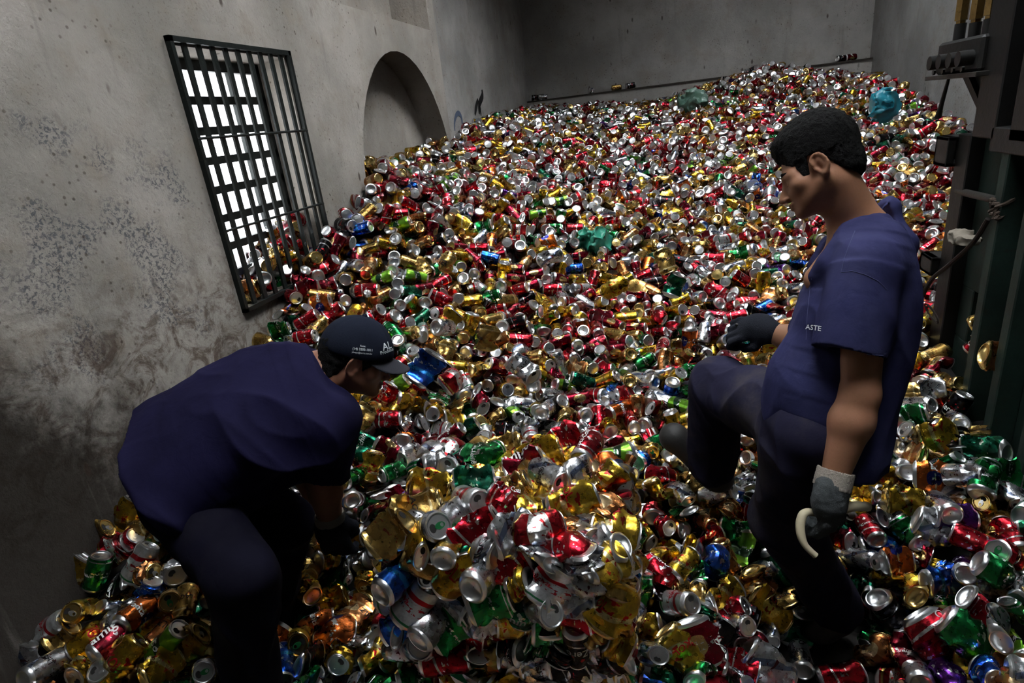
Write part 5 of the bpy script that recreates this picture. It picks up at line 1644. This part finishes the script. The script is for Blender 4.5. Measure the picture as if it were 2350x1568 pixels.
MB().prism([atx(2205, 172, MX), atx(2258, 268, MX), atx(2300, 288, MX), atx(2340, 150, MX)], (0.05, 0, 0)).build('gusset', M_BLK, mc, False, 40, 0.003)
MB().prism([atx(2208, 176, MX - 0.02), atx(2250, 268, MX - 0.02), atx(2262, 268, MX - 0.02), atx(2222, 176, MX - 0.02)], (0.02, 0, 0)).build('gusset_flange', M_BLK, mc)
bx('foot', (MX - 0.06, 2.70, 0.0), (MX + 0.06, 2.90, 0.50), M_RUST, 0.012)
bx('shelf_plate', (MX - 0.09, 2.56, 1.665), (MX + 0.12, 3.02, 1.682), M_STEEL, 0.002)
# hydraulic valve block with hoses and a hanging lever
vb = bx('valve_block', (MX - 0.07, 2.60, 1.682), (MX + 0.08, 2.98, 1.80), M_BLK, 0.01)
for y in (2.66, 2.74, 2.83, 2.92):
    MB().tube([(MX - 0.07, y, 1.73), (MX - 0.115, y, 1.73)], 0.026, 14).build('valve_spool', M_BLK, mc, True)
    MB().tube([(MX - 0.078, y + 0.035, 1.695), (MX - 0.086, y + 0.035, 1.695)], 0.011, 6).build('bolt', M_STEEL, mc)
MB().tube([(MX - 0.02, 3.06, 1.735), (MX - 0.02, 2.98, 1.735)], [0.034, 0.040], 16).build('valve_cap', M_BLK, mc, True)
for y, z0 in ((2.93, 1.84), (2.80, 1.83), (2.69, 1.83)):
    MB().tube([(MX - 0.02, y, 1.79), (MX - 0.02, y, z0 + 0.02)], 0.020, 12).build('hose_elbow', M_BLK, mc, True)
    h = MB().tube([(MX - 0.02, y, z0 + 0.015), (MX - 0.02, y, z0 + 0.03), (MX - 0.02, y, z0 + 0.031), (MX - 0.02, y, z0 + 0.12), (MX - 0.02, y, z0 + 0.121), (MX - 0.02, y, z0 + 0.14)], [0.017, 0.017, 0.023, 0.023, 0.019, 0.019], 6).build('hose_fitting', M_BRASS, mc)
    MB().tube([(MX - 0.02, y, z0 + 0.14), (MX - 0.02, y, z0 + 0.5), (MX + 0.01, y - 0.02, z0 + 1.0)], 0.021, 12).build('hose', M_BLK, mc, True)
MB().tube([(MX - 0.03, 2.945, 1.668), (MX - 0.03, 2.985, 1.56), (MX - 0.03, 3.0, 1.515)], [0.006, 0.009, 0.013], 10).build('lever', M_BLK, mc, True)

# things caught on the machine
M_ROPE = plain('greasy_brown_rope', (0.050, 0.034, 0.024), 0.9, 0, 160.0, 0.9)
M_WIRE = plain('dark_wire', (0.016, 0.012, 0.010), 0.6, 0.4)
rc = MB()
for k in range(8):
    rr_ = np.random.default_rng(k)
    rc.tube([(MX - 0.03 + 0.022 * math.cos(a * 2 + k * 1.3), 2.375 + (0.018 + 0.006 * (k % 3)) * math.cos(a + k), 1.238 + (0.022 + 0.005 * (k % 4)) * math.sin(a) + 0.006 * math.sin(a * 3 + k)) for a in np.linspace(0, 2 * math.pi, 22, endpoint=False)], 0.0065, 6, True)
rope = rc.build('rope_knot', M_ROPE, None, True); rebase(rope, (MX - 0.03, 2.375, 1.20))
tag(rope, 'knotted brown rope tied round the pipe on the green machine', 'rope')
wire = MB().tube(smooth_path([(MX - 0.05, 2.40, 1.20), (MX - 0.055, 2.47, 1.10), (MX - 0.06, 2.62, 0.98), (MX - 0.065, 2.75, 0.88), (MX - 0.07, 2.83, 0.74), (MX - 0.07, 2.86, 0.60), (MX - 0.07, 2.84, 0.53)]), 0.0085, 8).build('cable', M_WIRE, None, True)
rebase(wire, (MX - 0.06, 2.84, 0.5)); tag(wire, 'dark cable sagging down the side of the green machine', 'cable')
lp = MB().tube([(MX - 0.055, 2.73 + 0.075 * math.cos(a), 0.745 + 0.017 * math.sin(a) + 0.01 * math.cos(a)) for a in np.linspace(0, 2 * math.pi, 26, endpoint=False)], 0.0035, 6, True)
lp.tube([(MX - 0.05, 2.73 + 0.065 * math.cos(a), 0.735 + 0.017 * math.sin(a) + 0.012 * math.cos(a)) for a in np.linspace(0, 2 * math.pi, 26, endpoint=False)], 0.0035, 6, True)
lp = lp.build('wire_loop', M_WIRE, None, True); rebase(lp, (MX - 0.055, 2.73, 0.72)); tag(lp, 'flat loop of wire hanging on the green machine post', 'wire')
def crumple(name, c, r, mat, seed, h, amp=0.5, freq=14.0):
    c = np.asarray(c, float); r = np.asarray(r, float)
    def fn(p):
        q = p - c
        n1 = vnoise(p * freq, seed); n2 = vnoise(p * freq * 2.3, seed + 1)
        return ell(p, c, r) - amp * r.min() * (1.0 - 2 * np.abs(2 * n1 - 1)) * 0.6 - amp * r.min() * 0.3 * (np.abs(2 * n2 - 1) - 0.4)
    o = sdf_obj(name, fn, c - r * 1.9, c + r * 1.9, h, mat)
    me = o.data
    me.set_sharp_from_angle(angle=math.radians(38))
    rebase(o, (c[0], c[1], c[2] - r[2]))
    return o
M_PAPER = plain('dirty_paper', (0.20, 0.175, 0.14), 0.95, 0, 40.0, 0.5)
tag(crumple('paper_scrap', atx(2212, 546, MX - 0.05), (0.035, 0.075, 0.022), M_PAPER, 3, 0.004, 0.9, 30.0), 'crumpled scrap of pale paper stuck on the green machine', 'paper')
def bagmat(name, c1, c2, alpha=1.0):
    t = NT(name, rough=0.28, spec=0.5)
    t.color(t.mix(t.noise(18.0, 4), c1, c2))
    t.b.inputs['Transmission Weight'].default_value = 1 - alpha
    t.bump(t.noise(60.0, 4, 0.7), 0.6, 0.006)
    return t.m
tag(crumple('plastic_bag', atz(2026, 243, heap([(3.30, 6.3)])[0] + 0.05), (0.075, 0.07, 0.095), bagmat('turquoise_plastic', (0.008, 0.17, 0.24), (0.02, 0.26, 0.34)), 5, 0.008, 1.1, 14.0), 'turquoise plastic bag lying on the heap beyond the standing man\'s head', 'plastic bag')
pg = hit(1362, 556, 0.02)
tag(crumple('plastic_net', pg, (0.085, 0.075, 0.075), bagmat('sea_green_plastic', (0.02, 0.20, 0.13), (0.05, 0.36, 0.25)), 6, 0.006, 1.0, 17.0), 'crumpled sea green plastic net in the middle of the heap', 'plastic net')
pb = hit(1588, 238, 0.06)
tag(crumple('plastic_bag', pb, (0.12, 0.10, 0.11), bagmat('clear_green_plastic', (0.06, 0.15, 0.11), (0.14, 0.26, 0.20), 0.55), 8, 0.010, 0.9, 11.0), 'pale green translucent plastic bag high on the heap left of the bowed head', 'plastic bag')

# cans in the machine slots, tossed through the air, and left on the ledge
def loose(pos, th, tau, key, kind, label, sc=1.0, group=None):
    s = spec(pos, img_axis(th, tau), key, kind, -FW, sc); s.hero = True
    o = near_can(s); tag(o, label, 'can', group); return o
loose((MX + 0.02, 2.46, 0.715), 60, 0.2, 'coke', 'bent', 'bent red can peeping out of the machine\'s left slot', 1.1)
loose((MX + 0.03, 2.47, 0.80), 30, 0.5, 'gold', 'dent', 'dented gold can above the red one in the machine slot')
loose((MX - 0.01, 2.245, 0.73), -20, -0.3, 'bronze', 'flat', 'shiny copper can squeezed out of the machine\'s right slot', 1.35)
for px, py, d, th, tau, key, kind, lb in (
    (1026, 602, 3.0, 70, 0.3, 'gold', 'bent', 'gold can in mid air above the cap'),
    (1030, 735, 2.5, 50, -0.4, 'mustard', 'flat', 'mustard can in mid air beside a silver one'),
    (1018, 752, 2.45, 0, -1.1, 'silver', 'dent', 'silver can in mid air below the mustard one'),
    (1200, 845, 1.95, -40, 0.4, 'silver', 'bent', 'large silver can tossed in the air over the hollow'),
    (1005, 862, 2.0, 50, 0.1, 'black', 'bent', 'black can in mid air right of the cap peak'),
    (975, 845, 1.82, 55, 0.0, 'blue', 'flat', 'blue can in mid air at the tip of the cap peak'),
    (1035, 875, 1.90, 40, -0.9, 'brahma', 'bent', 'red and white can in mid air above the hollow'),
    (1528, 600, 2.6, -70, 0.2, 'gold', 'flat', 'gold can in mid air left of the standing man'),
    (1548, 655, 2.6, 70, 0.2, 'dgreen', 'bent', 'dark green can in mid air below the gold one'),
    (1262, 590, 2.9, 20, 0.2, 'silver', 'bent', 'silver can in mid air above the heap centre'),
    (1410, 660, 2.6, 30, 0.2, 'mustard', 'bent', 'mustard can in mid air near the sea green net'),
    (1118, 775, 2.3, 80, 0.2, 'gold', 'flat', 'gold can in mid air left of the large silver one')):
    loose(at(px, py, d), th, tau, key, kind, lb, 1.05, 'cans tossed through the air')
for px, py, key, kind, th, lb in ((1415, 204, 'gold', 'round', 5, 'gold can lying on the long rear wall ledge'), (1447, 199, 'black', 'round', 10, 'black can beside the gold one on the rear ledge'),
        (1228, 224, 'black', 'dent', 0, 'dark can at the left end of the rear ledge'), (1246, 222, 'silver', 'dent', 0, 'silver can at the left end of the rear ledge'), (1358, 212, 'silver', 'short', 0, 'small silver can on the rear ledge left of the gold'),
        (1932, 137, 'black', 'dent', 5, 'dark can on the right end of the rear ledge'), (1953, 135, 'crimson', 'dent', 5, 'dark red can on the right end of the rear ledge')):
    p = aty(px, py, 8.03); p[2] = 1.915 + CR * 0.98
    loose(p, th, 0.0, key, kind, lb, 1.0, 'cans left on the rear ledge')

# ------------------------------------------------------------------ painted marks on the rear part of the left wall
def ribbon(pts, w):
    v, f = [], []
    P = smooth_path(pts, 6)
    for i, p in enumerate(P):
        t = unit(P[min(i + 1, len(P) - 1)] - P[max(i - 1, 0)]); n = np.cross(t, [1, 0, 0])
        ww = w * (0.35 + 0.65 * math.sin(math.pi * (0.12 + 0.8 * i / (len(P) - 1))))
        v += [p - n * ww, p + n * ww]
        if i: f.append((2 * i - 2, 2 * i, 2 * i + 1, 2 * i - 1))
    return v, f
M_MARK = plain('black_wall_paint', (0.008, 0.008, 0.009), 0.8)
M_MARKB = plain('blue_wall_paint', (0.10, 0.13, 0.20), 0.8)
b = MB(); XM = -0.0095
for pts, w in (([(1106, 206), (1107, 220), (1100, 240), (1100, 262)], 0.035), ([(1097, 228), (1093, 245), (1090, 264)], 0.028), ([(1098, 232), (1102, 250), (1104, 266)], 0.022)):
    b.add(*ribbon([atx(x, y, XM) for x, y in pts], w))
o = b.build('wall_marking', M_MARK); tag(o, 'black brushed strokes painted on the wall above the heap', 'painted mark'); rebase(o, (XM, 6.1, 1.7))
b = MB(); b.add(*ribbon([atx(1052 + 9 * math.cos(a), 288 - 28 * math.sin(a), XM) for a in np.linspace(-0.4, 3.6, 9)], 0.022))
o = b.build('wall_marking', M_MARKB); tag(o, 'grey blue ring painted low on the wall beside the arch', 'painted mark'); rebase(o, (XM, 5.2, 1.7))
